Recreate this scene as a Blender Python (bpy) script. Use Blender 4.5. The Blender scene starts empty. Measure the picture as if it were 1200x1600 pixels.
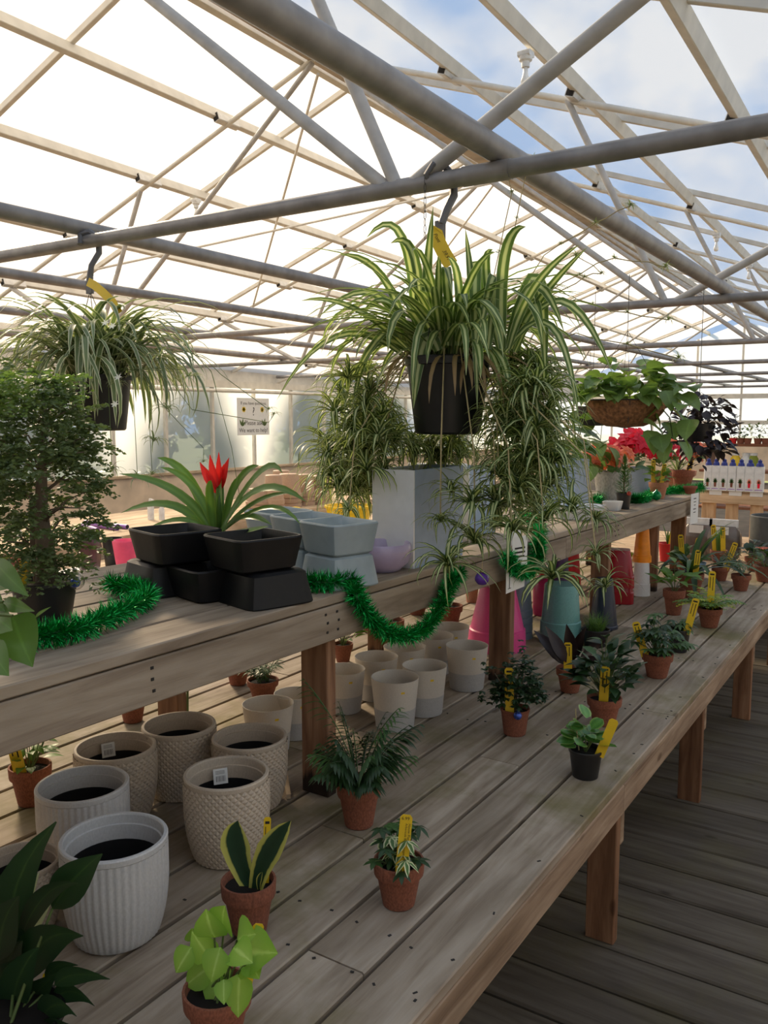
import bpy, math, random
from mathutils import Vector, Matrix, Euler
rnd = random.Random(7)
PI = math.pi
scene = bpy.context.scene
COL = scene.collection

# ------------------------------------------------------------------ camera
F_PX = 1319.8
YAW, PITCH = -0.57349, -0.11214
cam_d = bpy.data.cameras.new('camera')
cam_d.sensor_fit = 'HORIZONTAL'
cam_d.sensor_width = 36.0
cam_d.lens = F_PX / 1200 * 36.0
cam_d.clip_start = 0.02
cam = bpy.data.objects.new('camera', cam_d)
COL.objects.link(cam)
cam.location = (0, 0, 1.6)
cam.rotation_euler = (PI / 2 + PITCH, 0, -YAW)
scene.camera = cam

# ------------------------------------------------------------------ sky, sun, exposure
world = bpy.data.worlds.new('sky')
scene.world = world
world.use_nodes = True
wn, wl = world.node_tree.nodes, world.node_tree.links
wn.clear()
w_tc = wn.new('ShaderNodeTexCoord')
w_map = wn.new('ShaderNodeMapping'); w_map.inputs['Scale'].default_value = (1.6, 1.6, 2.6)
w_ns = wn.new('ShaderNodeTexNoise'); w_ns.inputs['Scale'].default_value = 2.3
w_ns.inputs['Detail'].default_value = 6; w_ns.inputs['Roughness'].default_value = 0.55
w_cr = wn.new('ShaderNodeValToRGB')
w_cr.color_ramp.elements[0].position = 0.43; w_cr.color_ramp.elements[0].color = (0.27, 0.5, 0.86, 1)
w_cr.color_ramp.elements[1].position = 0.62; w_cr.color_ramp.elements[1].color = (0.95, 0.96, 0.98, 1)
w_bg = wn.new('ShaderNodeBackground'); w_bg.inputs['Strength'].default_value = 1.0
w_out = wn.new('ShaderNodeOutputWorld')
wl.new(w_tc.outputs['Generated'], w_map.inputs['Vector']); wl.new(w_map.outputs['Vector'], w_ns.inputs['Vector'])
wl.new(w_ns.outputs['Fac'], w_cr.inputs['Fac']); wl.new(w_cr.outputs['Color'], w_bg.inputs['Color'])
wl.new(w_bg.outputs['Background'], w_out.inputs['Surface'])

sun_d = bpy.data.lights.new('sun', 'SUN')
sun_d.energy = 14.0
sun_d.angle = math.radians(9)
sun_d.color = (1.0, 0.82, 0.58)
sun = bpy.data.objects.new('sun', sun_d); COL.objects.link(sun)
SUN_DIR = Vector((-0.83, 0.42, 0.55)).normalized()      # towards the sun: over the left slope, a little ahead
sun.rotation_euler = SUN_DIR.to_track_quat('Z', 'Y').to_euler()

vs = scene.view_settings
vs.view_transform = 'Standard'; vs.look = 'None'; vs.gamma = 1.0; vs.use_curve_mapping = False
vs.exposure = -0.2

# ------------------------------------------------------------------ pixel rays -> points on real planes
_cy, _sy, _cp, _sp = math.cos(YAW), math.sin(YAW), math.cos(PITCH), math.sin(PITCH)
_fw = Vector((_sy * _cp, _cy * _cp, _sp)); _rt = Vector((_cy, -_sy, 0)); _up = _rt.cross(_fw)
CAM = Vector((0, 0, 1.6))
def _ray(px, py): return _rt * ((px - 600) / F_PX) + _up * ((800 - py) / F_PX) + _fw
def on(px, py, z): d = _ray(px, py); return CAM + d * ((z - 1.6) / d.z)
def onX(px, py, x): d = _ray(px, py); return CAM + d * (x / d.x)
def onY(px, py, y): d = _ray(px, py); return CAM + d * (y / d.y)

# ------------------------------------------------------------------ helpers
MATS = {}
def put(o, parent=None, label=None, cat=None, group=None, kind=None):
    COL.objects.link(o)
    if parent is not None: o.parent = parent
    if label: o['label'] = label
    if cat: o['category'] = cat
    if group: o['group'] = group
    if kind: o['kind'] = kind
    return o
def thing(name, loc, label, cat, group=None, rz=0.0, kind=None):
    o = bpy.data.objects.new(name, None); o.empty_display_size = 0.05
    o.location = loc; o.rotation_euler = (0, 0, rz)
    return put(o, None, label, cat, group, kind)

class MB:
    """collects shapes; build() links them as one mesh object"""
    def __init__(s): s.v = []; s.f = []; s.uv = []; s.mi = []; s.m = 0
    def face(s, idx, uv=None):
        s.f.append(tuple(idx)); s.mi.append(s.m)
        s.uv.extend(uv if uv else [(0.5, 0.5)] * len(idx))
    def box(s, c, d, R=None, ch=0.0):
        hx, hy, hz = d[0] / 2, d[1] / 2, d[2] / 2
        c = Vector(c); b = len(s.v)
        if ch <= 0:
            P = [(-hx, -hy, -hz), (hx, -hy, -hz), (hx, hy, -hz), (-hx, hy, -hz), (-hx, -hy, hz), (hx, -hy, hz), (hx, hy, hz), (-hx, hy, hz)]
            Fs = [(0, 3, 2, 1), (4, 5, 6, 7), (0, 1, 5, 4), (1, 2, 6, 5), (2, 3, 7, 6), (3, 0, 4, 7)]
        else:
            a = max(range(3), key=lambda i: d[i]); o1, o2 = [i for i in range(3) if i != a]
            if (a, o1, o2) == (1, 0, 2): o1, o2 = 2, 0
            h = (hx, hy, hz); P = []
            prof = [(-h[o1] + ch, -h[o2]), (h[o1] - ch, -h[o2]), (h[o1], -h[o2] + ch), (h[o1], h[o2] - ch), (h[o1] - ch, h[o2]), (-h[o1] + ch, h[o2]), (-h[o1], h[o2] - ch), (-h[o1], -h[o2] + ch)]
            for e in (-h[a], h[a]):
                for p, q in prof:
                    t = [0, 0, 0]; t[a] = e; t[o1] = p; t[o2] = q; P.append(tuple(t))
            Fs = [tuple(range(7, -1, -1)), tuple(range(8, 16))] + [(i, (i + 1) % 8, 8 + (i + 1) % 8, 8 + i) for i in range(8)]
        for p in P:
            p = Vector(p)
            if R is not None: p = R @ p
            s.v.append(tuple(c + p))
        for fc in Fs: s.face([b + i for i in fc])
        return s
    def tube(s, pts, r, n=8, cap=True):
        pts = [Vector(p) for p in pts]; k = len(pts)
        rr = r if isinstance(r, (list, tuple)) else [r] * k
        b = len(s.v); u = None
        for i, p in enumerate(pts):
            t = (pts[min(i + 1, k - 1)] - pts[max(i - 1, 0)])
            t = t.normalized() if t.length > 1e-9 else Vector((0, 0, 1))
            if u is None:
                u = t.cross(Vector((0, 0, 1)))
                if u.length < 1e-3: u = t.cross(Vector((1, 0, 0)))
            u = (u - t * u.dot(t)).normalized(); w = t.cross(u)
            for j in range(n):
                a = 2 * PI * j / n
                s.v.append(tuple(p + (u * math.cos(a) + w * math.sin(a)) * rr[i]))
        for i in range(k - 1):
            for j in range(n):
                j2 = (j + 1) % n
                s.face((b + i * n + j, b + i * n + j2, b + (i + 1) * n + j2, b + (i + 1) * n + j),
                       [(j / n, i / (k - 1)), ((j + 1) / n, i / (k - 1)), ((j + 1) / n, (i + 1) / (k - 1)), (j / n, (i + 1) / (k - 1))])
        if cap:
            s.face([b + j for j in range(n - 1, -1, -1)]); s.face([b + (k - 1) * n + j for j in range(n)])
        return s
    def lathe(s, prof, n=28, c=(0, 0, 0), wob=None):
        """prof: (r, z) from outside bottom to inside; a zero radius closes with a fan"""
        b = len(s.v); k = len(prof); rows = []
        for i, (r, z) in enumerate(prof):
            if r <= 1e-6:
                rows.append([len(s.v)]); s.v.append((c[0], c[1], c[2] + z))
            else:
                row = []
                for j in range(n):
                    a = 2 * PI * j / n
                    q = r * (wob(a, z, i) if wob else 1.0)
                    row.append(len(s.v)); s.v.append((c[0] + q * math.cos(a), c[1] + q * math.sin(a), c[2] + z))
                rows.append(row)
        for i in range(k - 1):
            A, B = rows[i], rows[i + 1]
            for j in range(n):
                j2 = (j + 1) % n
                if len(A) == 1 and len(B) == 1: continue
                if len(A) == 1: s.face((A[0], B[j2], B[j]))
                elif len(B) == 1: s.face((A[j], A[j2], B[0]))
                else:
                    s.face((A[j], A[j2], B[j2], B[j]), [(j / n, i / (k - 1)), ((j + 1) / n, i / (k - 1)), ((j + 1) / n, (i + 1) / (k - 1)), (j / n, (i + 1) / (k - 1))])
        return s
    def grid(s, P, closed=False):
        """P[row][col] points; uv u across, v along"""
        b = len(s.v); R = len(P); K = len(P[0])
        for row in P:
            for p in row: s.v.append(tuple(p))
        for i in range(R - 1):
            for j in range(K - 1):
                s.face((b + i * K + j, b + i * K + j + 1, b + (i + 1) * K + j + 1, b + (i + 1) * K + j),
                       [(j / (K - 1), i / (R - 1)), ((j + 1) / (K - 1), i / (R - 1)), ((j + 1) / (K - 1), (i + 1) / (R - 1)), (j / (K - 1), (i + 1) / (R - 1))])
        return s
    def poly(s, pts):
        b = len(s.v); s.v.extend(tuple(p) for p in pts); s.face(range(b, b + len(pts))); return s
    def mesh(s, name, mats, smooth=False, auto=None):
        me = bpy.data.meshes.new(name); me.from_pydata(s.v, [], s.f)
        l = me.uv_layers.new(name='UVMap')
        flat = [x for t in s.uv for x in t]
        l.data.foreach_set('uv', flat)
        for m in (mats if isinstance(mats, (list, tuple)) else [mats]): me.materials.append(MATS[m])
        if max(s.mi, default=0): me.polygons.foreach_set('material_index', s.mi)
        if smooth:
            me.polygons.foreach_set('use_smooth', [True] * len(s.f))
            if auto is not None:
                try: me.set_sharp_from_angle(angle=math.radians(auto))
                except Exception: pass
        me.update()
        return me
    def build(s, name, mats, parent=None, smooth=False, auto=None, loc=None, rot=None, **kw):
        o = bpy.data.objects.new(name, s.mesh(name, mats, smooth, auto))
        if loc is not None: o.location = loc
        if rot is not None: o.rotation_euler = rot
        return put(o, parent, **kw)
def inst(me, name, parent=None, loc=(0, 0, 0), rot=(0, 0, 0), scale=None, **kw):
    o = bpy.data.objects.new(name, me); o.location = loc; o.rotation_euler = rot
    if scale is not None: o.scale = scale if isinstance(scale, (tuple, list)) else (scale,) * 3
    return put(o, parent, **kw)

# ------------------------------------------------------------------ materials
def newmat(name):
    m = bpy.data.materials.new(name); m.use_nodes = True; MATS[name] = m
    nt = m.node_tree; nt.nodes.clear()
    out = nt.nodes.new('ShaderNodeOutputMaterial')
    return m, nt.nodes, nt.links, out
def ramp(N, stops):
    r = N.new('ShaderNodeValToRGB'); e = r.color_ramp.elements
    while len(e) < len(stops): e.new(0.5)
    for k, (p, c) in enumerate(stops): e[k].position = p; e[k].color = (c[0], c[1], c[2], 1)
    return r
def plain(name, col, rough=0.5, metal=0.0, var=0.12, scale=30.0, bump=0.0, coat=0.0, spec=0.5, rv=0.0):
    """one colour with fine mottling; rv varies it from object to object"""
    m, N, L, out = newmat(name)
    p = N.new('ShaderNodeBsdfPrincipled'); L.new(p.outputs[0], out.inputs[0])
    p.inputs['Roughness'].default_value = rough; p.inputs['Metallic'].default_value = metal
    p.inputs['Coat Weight'].default_value = coat; p.inputs['Specular IOR Level'].default_value = spec
    tc = N.new('ShaderNodeTexCoord'); ns = N.new('ShaderNodeTexNoise'); ns.inputs['Scale'].default_value = scale; ns.inputs['Detail'].default_value = 3
    L.new(tc.outputs['Object'], ns.inputs['Vector'])
    lo = [max(0, c * (1 - var)) for c in col]; hi = [min(1, c * (1 + var)) for c in col]
    r = ramp(N, [(0.3, lo), (0.7, hi)]); L.new(ns.outputs['Fac'], r.inputs['Fac'])
    if rv:
        oi = N.new('ShaderNodeObjectInfo'); hs = N.new('ShaderNodeHueSaturation')
        mr = N.new('ShaderNodeMapRange'); mr.inputs['To Min'].default_value = 1 - rv; mr.inputs['To Max'].default_value = 1 + rv
        L.new(oi.outputs['Random'], mr.inputs['Value']); L.new(mr.outputs[0], hs.inputs['Value']); L.new(r.outputs['Color'], hs.inputs['Color'])
        L.new(hs.outputs['Color'], p.inputs['Base Color'])
    else: L.new(r.outputs['Color'], p.inputs['Base Color'])
    if bump:
        b = N.new('ShaderNodeBump'); b.inputs['Strength'].default_value = bump; b.inputs['Distance'].default_value = 0.01
        L.new(ns.outputs['Fac'], b.inputs['Height']); L.new(b.outputs['Normal'], p.inputs['Normal'])
    return m
def wood(name, dark, mid, light, axis, moss=0.0, rough=0.75, rv=0.22, wet=None):
    """planks: grain along the axis (0 x, 1 y, 2 z), each plank its own offset and tone"""
    m, N, L, out = newmat(name)
    p = N.new('ShaderNodeBsdfPrincipled'); L.new(p.outputs[0], out.inputs[0])
    p.inputs['Roughness'].default_value = rough; p.inputs['Specular IOR Level'].default_value = 0.25
    tc = N.new('ShaderNodeTexCoord'); oi = N.new('ShaderNodeObjectInfo')
    vm = N.new('ShaderNodeVectorMath'); vm.operation = 'MULTIPLY_ADD'
    vm.inputs[1].default_value = (1, 1, 1)
    rs = N.new('ShaderNodeVectorMath'); rs.operation = 'SCALE'; rs.inputs[0].default_value = (37, 61, 23); L.new(oi.outputs['Random'], rs.inputs['Scale'])
    L.new(tc.outputs['Object'], vm.inputs[0]); L.new(rs.outputs[0], vm.inputs[2])
    mp = N.new('ShaderNodeMapping'); sc = [30.0] * 3; sc[axis] = 2.4; mp.inputs['Scale'].default_value = sc; L.new(vm.outputs[0], mp.inputs['Vector'])
    n1 = N.new('ShaderNodeTexNoise'); n1.inputs['Scale'].default_value = 1.0; n1.inputs['Detail'].default_value = 5; n1.inputs['Roughness'].default_value = 0.6; n1.inputs['Distortion'].default_value = 0.6
    L.new(mp.outputs[0], n1.inputs['Vector'])
    r1 = ramp(N, [(0.3, dark), (0.5, mid), (0.72, light)]); L.new(n1.outputs['Fac'], r1.inputs['Fac'])
    mp2 = N.new('ShaderNodeMapping'); sc = [7.0] * 3; sc[axis] = 2.2; mp2.inputs['Scale'].default_value = sc; L.new(vm.outputs[0], mp2.inputs['Vector'])
    n2 = N.new('ShaderNodeTexNoise'); n2.inputs['Scale'].default_value = 1.0; n2.inputs['Detail'].default_value = 4; L.new(mp2.outputs[0], n2.inputs['Vector'])
    r2 = ramp(N, [(0.3, (0.66, 0.63, 0.59)), (0.62, (1.1, 1.1, 1.1))]); L.new(n2.outputs['Fac'], r2.inputs['Fac'])
    mx = N.new('ShaderNodeMix'); mx.data_type = 'RGBA'; mx.blend_type = 'MULTIPLY'; mx.inputs['Factor'].default_value = 0.9
    L.new(r1.outputs['Color'], mx.inputs['A']); L.new(r2.outputs['Color'], mx.inputs['B'])
    col = mx.outputs['Result']
    # knots
    vo = N.new('ShaderNodeTexVoronoi'); mp3 = N.new('ShaderNodeMapping'); sc = [6.0] * 3; sc[axis] = 2.6; mp3.inputs['Scale'].default_value = sc
    L.new(vm.outputs[0], mp3.inputs['Vector']); L.new(mp3.outputs[0], vo.inputs['Vector']); vo.inputs['Scale'].default_value = 1.0
    kr = ramp(N, [(0.0, (0.35, 0.3, 0.27)), (0.05, (0.45, 0.4, 0.36)), (0.085, (1, 1, 1))]); L.new(vo.outputs['Distance'], kr.inputs['Fac'])
    mk = N.new('ShaderNodeMix'); mk.data_type = 'RGBA'; mk.blend_type = 'MULTIPLY'; mk.inputs['Factor'].default_value = 0.8
    L.new(col, mk.inputs['A']); L.new(kr.outputs['Color'], mk.inputs['B']); col = mk.outputs['Result']
    if moss:
        wc = N.new('ShaderNodeTexNoise'); wc.inputs['Scale'].default_value = 2.6; wc.inputs['Detail'].default_value = 5; wc.inputs['Roughness'].default_value = 0.65
        gm = N.new('ShaderNodeNewGeometry'); L.new(gm.outputs['Position'], wc.inputs['Vector'])
        mr = ramp(N, [(0.47, (0, 0, 0)), (0.64, (1, 1, 1))]); L.new(wc.outputs['Fac'], mr.inputs['Fac'])
        ml = N.new('ShaderNodeMath'); ml.operation = 'MULTIPLY'; ml.inputs[1].default_value = moss; L.new(mr.outputs['Color'], ml.inputs[0])
        mm = N.new('ShaderNodeMix'); mm.data_type = 'RGBA'; mm.inputs['B'].default_value = (0.15, 0.13, 0.035, 1)
        L.new(ml.outputs[0], mm.inputs['Factor']); L.new(col, mm.inputs['A']); col = mm.outputs['Result']
    if wet is not None:                                   # black damp foot of a post
        sz_ = N.new('ShaderNodeSeparateXYZ'); L.new(tc.outputs['Object'], sz_.inputs[0])
        aw = N.new('ShaderNodeMath'); aw.operation = 'MULTIPLY_ADD'; aw.inputs[1].default_value = 0.09; L.new(n1.outputs['Fac'], aw.inputs[0]); L.new(sz_.outputs['Z'], aw.inputs[2])
        wr = N.new('ShaderNodeMapRange'); wr.inputs['From Min'].default_value = wet; wr.inputs['From Max'].default_value = wet + 0.022; wr.inputs['To Min'].default_value = 0.92; wr.inputs['To Max'].default_value = 0.0
        L.new(aw.outputs[0], wr.inputs['Value']); mw = N.new('ShaderNodeMix'); mw.data_type = 'RGBA'; mw.inputs['B'].default_value = (0.012, 0.01, 0.008, 1)
        L.new(wr.outputs[0], mw.inputs['Factor']); L.new(col, mw.inputs['A']); col = mw.outputs['Result']
    hs = N.new('ShaderNodeHueSaturation'); mr2 = N.new('ShaderNodeMapRange'); mr2.inputs['To Min'].default_value = 1 - rv; mr2.inputs['To Max'].default_value = 1 + rv
    L.new(oi.outputs['Random'], mr2.inputs['Value']); L.new(mr2.outputs[0], hs.inputs['Value']); L.new(col, hs.inputs['Color'])
    L.new(hs.outputs['Color'], p.inputs['Base Color'])
    b = N.new('ShaderNodeBump'); b.inputs['Strength'].default_value = 0.35; b.inputs['Distance'].default_value = 0.004
    L.new(n1.outputs['Fac'], b.inputs['Height']); L.new(b.outputs['Normal'], p.inputs['Normal'])
    return m
def film(name, clear, milky, tint=(1, 1, 1), gloss=0.04):
    """plastic roof film: part of the light goes straight through, part is scattered, the rest reflected"""
    m, N, L, out = newmat(name)
    t = N.new('ShaderNodeBsdfTransparent'); t.inputs[0].default_value = (*tint, 1)
    d = N.new('ShaderNodeBsdfTranslucent'); d.inputs[0].default_value = (*tint, 1)
    r = N.new('ShaderNodeBsdfDiffuse'); r.inputs[0].default_value = (0.85, 0.87, 0.88, 1)
    m1 = N.new('ShaderNodeMixShader'); m2 = N.new('ShaderNodeMixShader')
    m1.inputs[0].default_value = milky / (clear + milky); L.new(t.outputs[0], m1.inputs[1]); L.new(d.outputs[0], m1.inputs[2])
    m2.inputs[0].default_value = 1 - clear - milky; L.new(m1.outputs[0], m2.inputs[1]); L.new(r.outputs[0], m2.inputs[2])
    L.new(m2.outputs[0], out.inputs[0])
    return m

wood('bench_wood', (0.24, 0.185, 0.135), (0.365, 0.298, 0.228), (0.46, 0.39, 0.315), 1, moss=0.66, rv=0.15)
wood('shelf_wood', (0.21, 0.16, 0.118), (0.32, 0.262, 0.2), (0.39, 0.33, 0.262), 1, rv=0.1)
wood('post_wood', (0.13, 0.062, 0.035), (0.24, 0.125, 0.07), (0.36, 0.21, 0.125), 2, rv=0.15)
wood('apron_wood', (0.2, 0.13, 0.085), (0.33, 0.235, 0.16), (0.46, 0.35, 0.25), 1, rv=0.1)
wood('deck_wood', (0.078, 0.063, 0.048), (0.115, 0.096, 0.074), (0.15, 0.128, 0.1), 0, moss=0.2, rv=0.14)
wood('pale_wood_x', (0.4, 0.27, 0.16), (0.55, 0.39, 0.24), (0.66, 0.5, 0.33), 0, rv=0.1)
wood('pale_wood_y', (0.42, 0.3, 0.19), (0.56, 0.42, 0.28), (0.66, 0.52, 0.37), 1, rv=0.1)
wood('pale_wood_z', (0.4, 0.25, 0.13), (0.56, 0.37, 0.21), (0.66, 0.47, 0.29), 2, rv=0.1)
wood('brown_wood_x', (0.16, 0.06, 0.03), (0.25, 0.1, 0.05), (0.33, 0.15, 0.08), 0, rv=0.1)
plain('galvanised', (0.27, 0.255, 0.245), rough=0.45, metal=0.25, var=0.2, scale=14)
wood('damp_post_wood', (0.13, 0.062, 0.035), (0.24, 0.125, 0.07), (0.36, 0.21, 0.125), 2, rv=0.15, wet=-0.185)
plain('glare_galvanised', (0.44, 0.42, 0.39), rough=0.45, metal=0.1, var=0.15, scale=14)  # galvanised webs; the glare's lightening is put into this paler colour
plain('cream_and_glare_metal', (0.66, 0.62, 0.54), rough=0.45, metal=0.0, var=0.1, scale=8)  # cream parts, also truss rafters with glare put into their colour
plain('ridge_metal', (0.42, 0.34, 0.25), rough=0.5, var=0.25, scale=4)
plain('bracket_metal', (0.62, 0.6, 0.56), rough=0.45, metal=0.3)
plain('nail_and_hollow_shade', (0.025, 0.022, 0.02), rough=0.9)  # nail heads, and flat ends that stand for shade inside hollows
plain('under_deck', (0.05, 0.04, 0.032), rough=1.0, var=0.4, scale=6)
plain('knee_board', (0.72, 0.56, 0.4), rough=0.8, var=0.18, scale=3)
plain('ground_soil', (0.12, 0.15, 0.05), rough=1.0, var=0.5, scale=1.5)
plain('opaque_end_wall', (0.23, 0.2, 0.17), rough=0.9)
film('roof_film_sunlit', 0.36, 0.42, (1.0, 0.97, 0.93))  # same film as the other slope, made milkier so sunlight whitens it
film('roof_film_unlit', 0.72, 0.14, (0.94, 0.97, 1.0))  # same film, made clearer on the slope the sun misses
film('wall_film', 0.32, 0.5, (0.92, 0.96, 1.0))

# ------------------------------------------------------------------ the glasshouse
RX, SL, HALF = -4.1, 0.354, 5.7                    # ridge line, slope, half width
YB, YF = -3.0, 23.0                                # wall behind the camera, far gable
ANG = math.atan(SL)
def apex(y): return 4.36 - 0.02 * (y - 4)
def roofz(x, y): return apex(y) - SL * abs(x - RX)
CHORD_Z = 2.30
TRUSS_Y = [2.29 + 3.13 * k for k in range(0, 7)]

ground = MB().poly([(-60, -40, -0.09), (60, -40, -0.09), (60, 80, -0.09), (-60, 80, -0.09)]).build('ground', 'ground_soil', kind='structure')

# deck: boards across the aisle, each one an object
floor = MB().box((-4.1, 10, -0.062), (11.4, 26, 0.03)).build('floor', 'under_deck', kind='structure')
deck_me = MB().box((0, 0, 0), (4.9, 0.179, 0.036), ch=0.006).mesh('plank', 'deck_wood')
k = 0; y = 2.385 - 0.189 * 20 + 0.0945
while y < 11.5:
    inst(deck_me, 'plank', floor, (-0.85 + rnd.uniform(-.004, .004), y, -0.018 + rnd.uniform(-.0015, .0015)))
    y += 0.189

# walls
def wall_side(name, x, sgn):
    w = bpy.data.objects.new(name, None); put(w, kind='structure')
    MB().box((x, (YB + YF) / 2, 0.36), (0.05, YF - YB, 0.72)).build('knee_board', 'knee_board', w)
    MB().box((x - sgn * 0.02, (YB + YF) / 2, 0.735), (0.10, YF - YB, 0.035)).build('sill', 'pale_wood_y', w)
    MB().box((x - sgn * 0.02, (YB + YF) / 2, 2.13), (0.09, YF - YB, 0.11)).build('eave_beam', 'cream_and_glare_metal', w)
    MB().tube([(x - sgn * 0.14, YB, 2.02), (x - sgn * 0.14, YF, 2.02)], 0.03).build('eave_pipe', 'cream_and_glare_metal', w)
    MB().box((x + sgn * 0.05, (YB + YF) / 2, 2.33), (0.03, YF - YB, 0.36)).build('fascia', 'cream_and_glare_metal', w)
    st = MB().box((0, 0, 0), (0.05, 0.05, 1.34)).mesh('stud', 'cream_and_glare_metal')
    pn = MB().poly([(0, -0.5, -0.67), (0, 0.5, -0.67), (0, 0.5, 0.67), (0, -0.5, 0.67)]).mesh('pane', 'wall_film')
    yy = YB + 0.05
    while yy < YF:
        inst(st, 'stud', w, (x, yy, 1.42))
        if yy + 1 < YF + .2: inst(pn, 'pane', w, (x + sgn * 0.03, yy + 0.5, 1.42))
        yy += 1.0
    return w
wall_side('wall_left', RX - HALF, -1)
wall_side('wall_right', RX + HALF, 1)
MB().box((RX, YB, 1.6), (2 * HALF, 0.1, 3.2)).build('wall_front', 'opaque_end_wall', kind='structure')  # unseen end wall, made solid to darken the near end

# far gable
wb = bpy.data.objects.new('wall_back', None); put(wb, kind='structure')
MB().box((RX, YF, 0.45), (2 * HALF, 0.06, 0.9)).build('knee_board', 'knee_board', wb)
for zz, tk in ((1.46, 0.10), (2.12, 0.12), (2.5, 0.05), (2.95, 0.05)):
    hw = HALF if zz < 2.2 else (apex(YF) - zz) / SL
    MB().box((RX, YF, zz), (2 * hw, 0.06, tk)).build('rail', 'cream_and_glare_metal', wb)
for i in range(-5, 6):
    top = roofz(RX + i * 1.1, YF)
    MB().box((RX + i * 1.1, YF, (0.9 + top) / 2), (0.045, 0.05, top - 0.9)).build('stud', 'cream_and_glare_metal', wb)
for i in range(-5, 5):
    x0, x1 = RX + i * 1.1, RX + (i + 1) * 1.1
    MB().poly([(x0, YF + 0.03, 0.9), (x1, YF + 0.03, 0.9), (x1, YF + 0.03, roofz(x1, YF)), (x0, YF + 0.03, roofz(x0, YF))]).build('pane', 'wall_film', wb)

# roof: purlins, glazing bars, film panes
roof = bpy.data.objects.new('ceiling', None); put(roof, kind='structure')
YC = (YB + YF) / 2; LEN = YF - YB + 0.3; TILT = -math.atan(0.02)
pur_me = MB().box((0, 0, 0), (0.05, LEN, 0.085), ch=0.004).mesh('purlin', 'cream_and_glare_metal')
OFFS = [0.98, 1.96, 2.97, 3.97, 4.95]
OFF = {-1: [0.95, 1.9, 2.93, 3.95, 4.95], 1: [1.15, 2.07, 3.03, 4.0, 4.95]}
for sgn in (-1, 1):
    for d in OFF[sgn]:
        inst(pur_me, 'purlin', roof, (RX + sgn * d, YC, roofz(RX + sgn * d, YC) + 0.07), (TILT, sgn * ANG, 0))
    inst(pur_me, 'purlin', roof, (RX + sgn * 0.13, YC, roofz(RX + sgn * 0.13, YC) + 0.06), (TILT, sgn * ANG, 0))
MB().box((0, 0, 0), (0.17, LEN, 0.05), ch=0.006).build('ridge_beam', 'ridge_metal', roof, loc=(RX, YC, apex(YC) + 0.0), rot=(TILT, 0, 0))
BARS = []
y = 3.95 - 2.2 * 3
while y < YF: BARS.append(y); y += 2.2
for sgn in (-1, 1):
    bar_me = MB().box((0, 0, 0), (HALF / math.cos(ANG), 0.04, 0.05), ch=0.004).mesh('glazing_bar', 'cream_and_glare_metal')
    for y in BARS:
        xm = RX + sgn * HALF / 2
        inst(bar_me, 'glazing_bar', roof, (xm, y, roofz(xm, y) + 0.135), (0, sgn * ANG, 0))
    edges = [0.0] + OFF[sgn] + [HALF + 0.15]
    ys = [YB] + BARS[1:] + [YF]
    for d0, d1 in zip(edges[:-1], edges[1:]):
        for y0, y1 in zip(ys[:-1], ys[1:]):
            x0, x1 = RX + sgn * d0, RX + sgn * d1
            o = 0.165
            MB().poly([(x0, y0, roofz(x0, y0) + o), (x1, y0, roofz(x1, y0) + o), (x1, y1, roofz(x1, y1) + o), (x0, y1, roofz(x0, y1) + o)]).build('pane', 'roof_film_sunlit' if sgn < 0 else 'roof_film_unlit', roof)

# trusses
bk = MB().box((0, 0, 0), (0.062, 0.25, 0.07), ch=0.006); bk.m = 1
bk.box((0, -0.1255, 0), (0.05, 0.004, 0.058)); bk.box((0, 0.1255, 0), (0.05, 0.004, 0.058))  # dark plates painted as the shade in the bracket's open ends
bk_me = bk.mesh('purlin_bracket', ['bracket_metal', 'nail_and_hollow_shade'])
for i, ty in enumerate(TRUSS_Y):
    t = thing('roof_truss', (RX, ty, 0), None, None, kind='structure')
    A = apex(ty)
    def T(name, a, b, r, m='glare_galvanised'):
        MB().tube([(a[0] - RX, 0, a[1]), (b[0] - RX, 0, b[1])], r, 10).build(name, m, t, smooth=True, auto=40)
    ch = MB(); x0, x1 = -HALF, HALF
    ch.tube([(x0, 0, CHORD_Z), (x1, 0, CHORD_Z)], 0.027, 12); ch.tube([(2.9, 0, CHORD_Z), (3.05, 0, CHORD_Z)], 0.0295, 12)
    ch.build('bottom_chord', 'galvanised', t, smooth=True, auto=40)
    for sgn in (-1, 1):
        X = lambda d: RX + sgn * d
        T('rafter', (X(0), A), (X(HALF), A - SL * HALF), 0.021, 'cream_and_glare_metal')  # galvanised pipe painted pale to carry the glare
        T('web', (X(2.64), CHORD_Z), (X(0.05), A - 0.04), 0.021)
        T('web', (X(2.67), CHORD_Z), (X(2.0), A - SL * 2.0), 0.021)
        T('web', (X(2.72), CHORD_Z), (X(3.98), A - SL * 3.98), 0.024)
        for d in OFF[sgn]:
            inst(bk_me, 'purlin_bracket', t, (sgn * d, 0, A - SL * d + 0.03), (0, sgn * ANG, 0))
# long pipes lying on the bottom chords
def pipe_name(x, r):
    m = MB().tube([(0, YB + 0.1, 0), (0, YF - 0.1, 0)], r, 14)
    return m
for i, (x, r) in enumerate(((-1.10, 0.036), (-2.93, 0.03), (-4.15, 0.028), (-5.6, 0.028), (-7.1, 0.03))):
    MB().tube([(0, YB + 0.1, 0), (0, YF - 0.1, 0)], r, 14).build('trim_%d' % (i + 1), 'galvanised', None, smooth=True, auto=40, loc=(x, 0, CHORD_Z + 0.026 + r), kind='structure')
# wind braces under the left slope
for (a, b) in (((-4.1, 5.42, 4.2), (-7.6, 8.55, 2.95)), ((-4.1, 8.55, 4.1), (-7.6, 11.68, 2.9)), ((-4.1, 8.55, 4.1), (-7.6, 5.42, 2.95))):
    MB().tube([a, b], 0.012, 6).build('brace', 'cream_and_glare_metal', roof)

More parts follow.
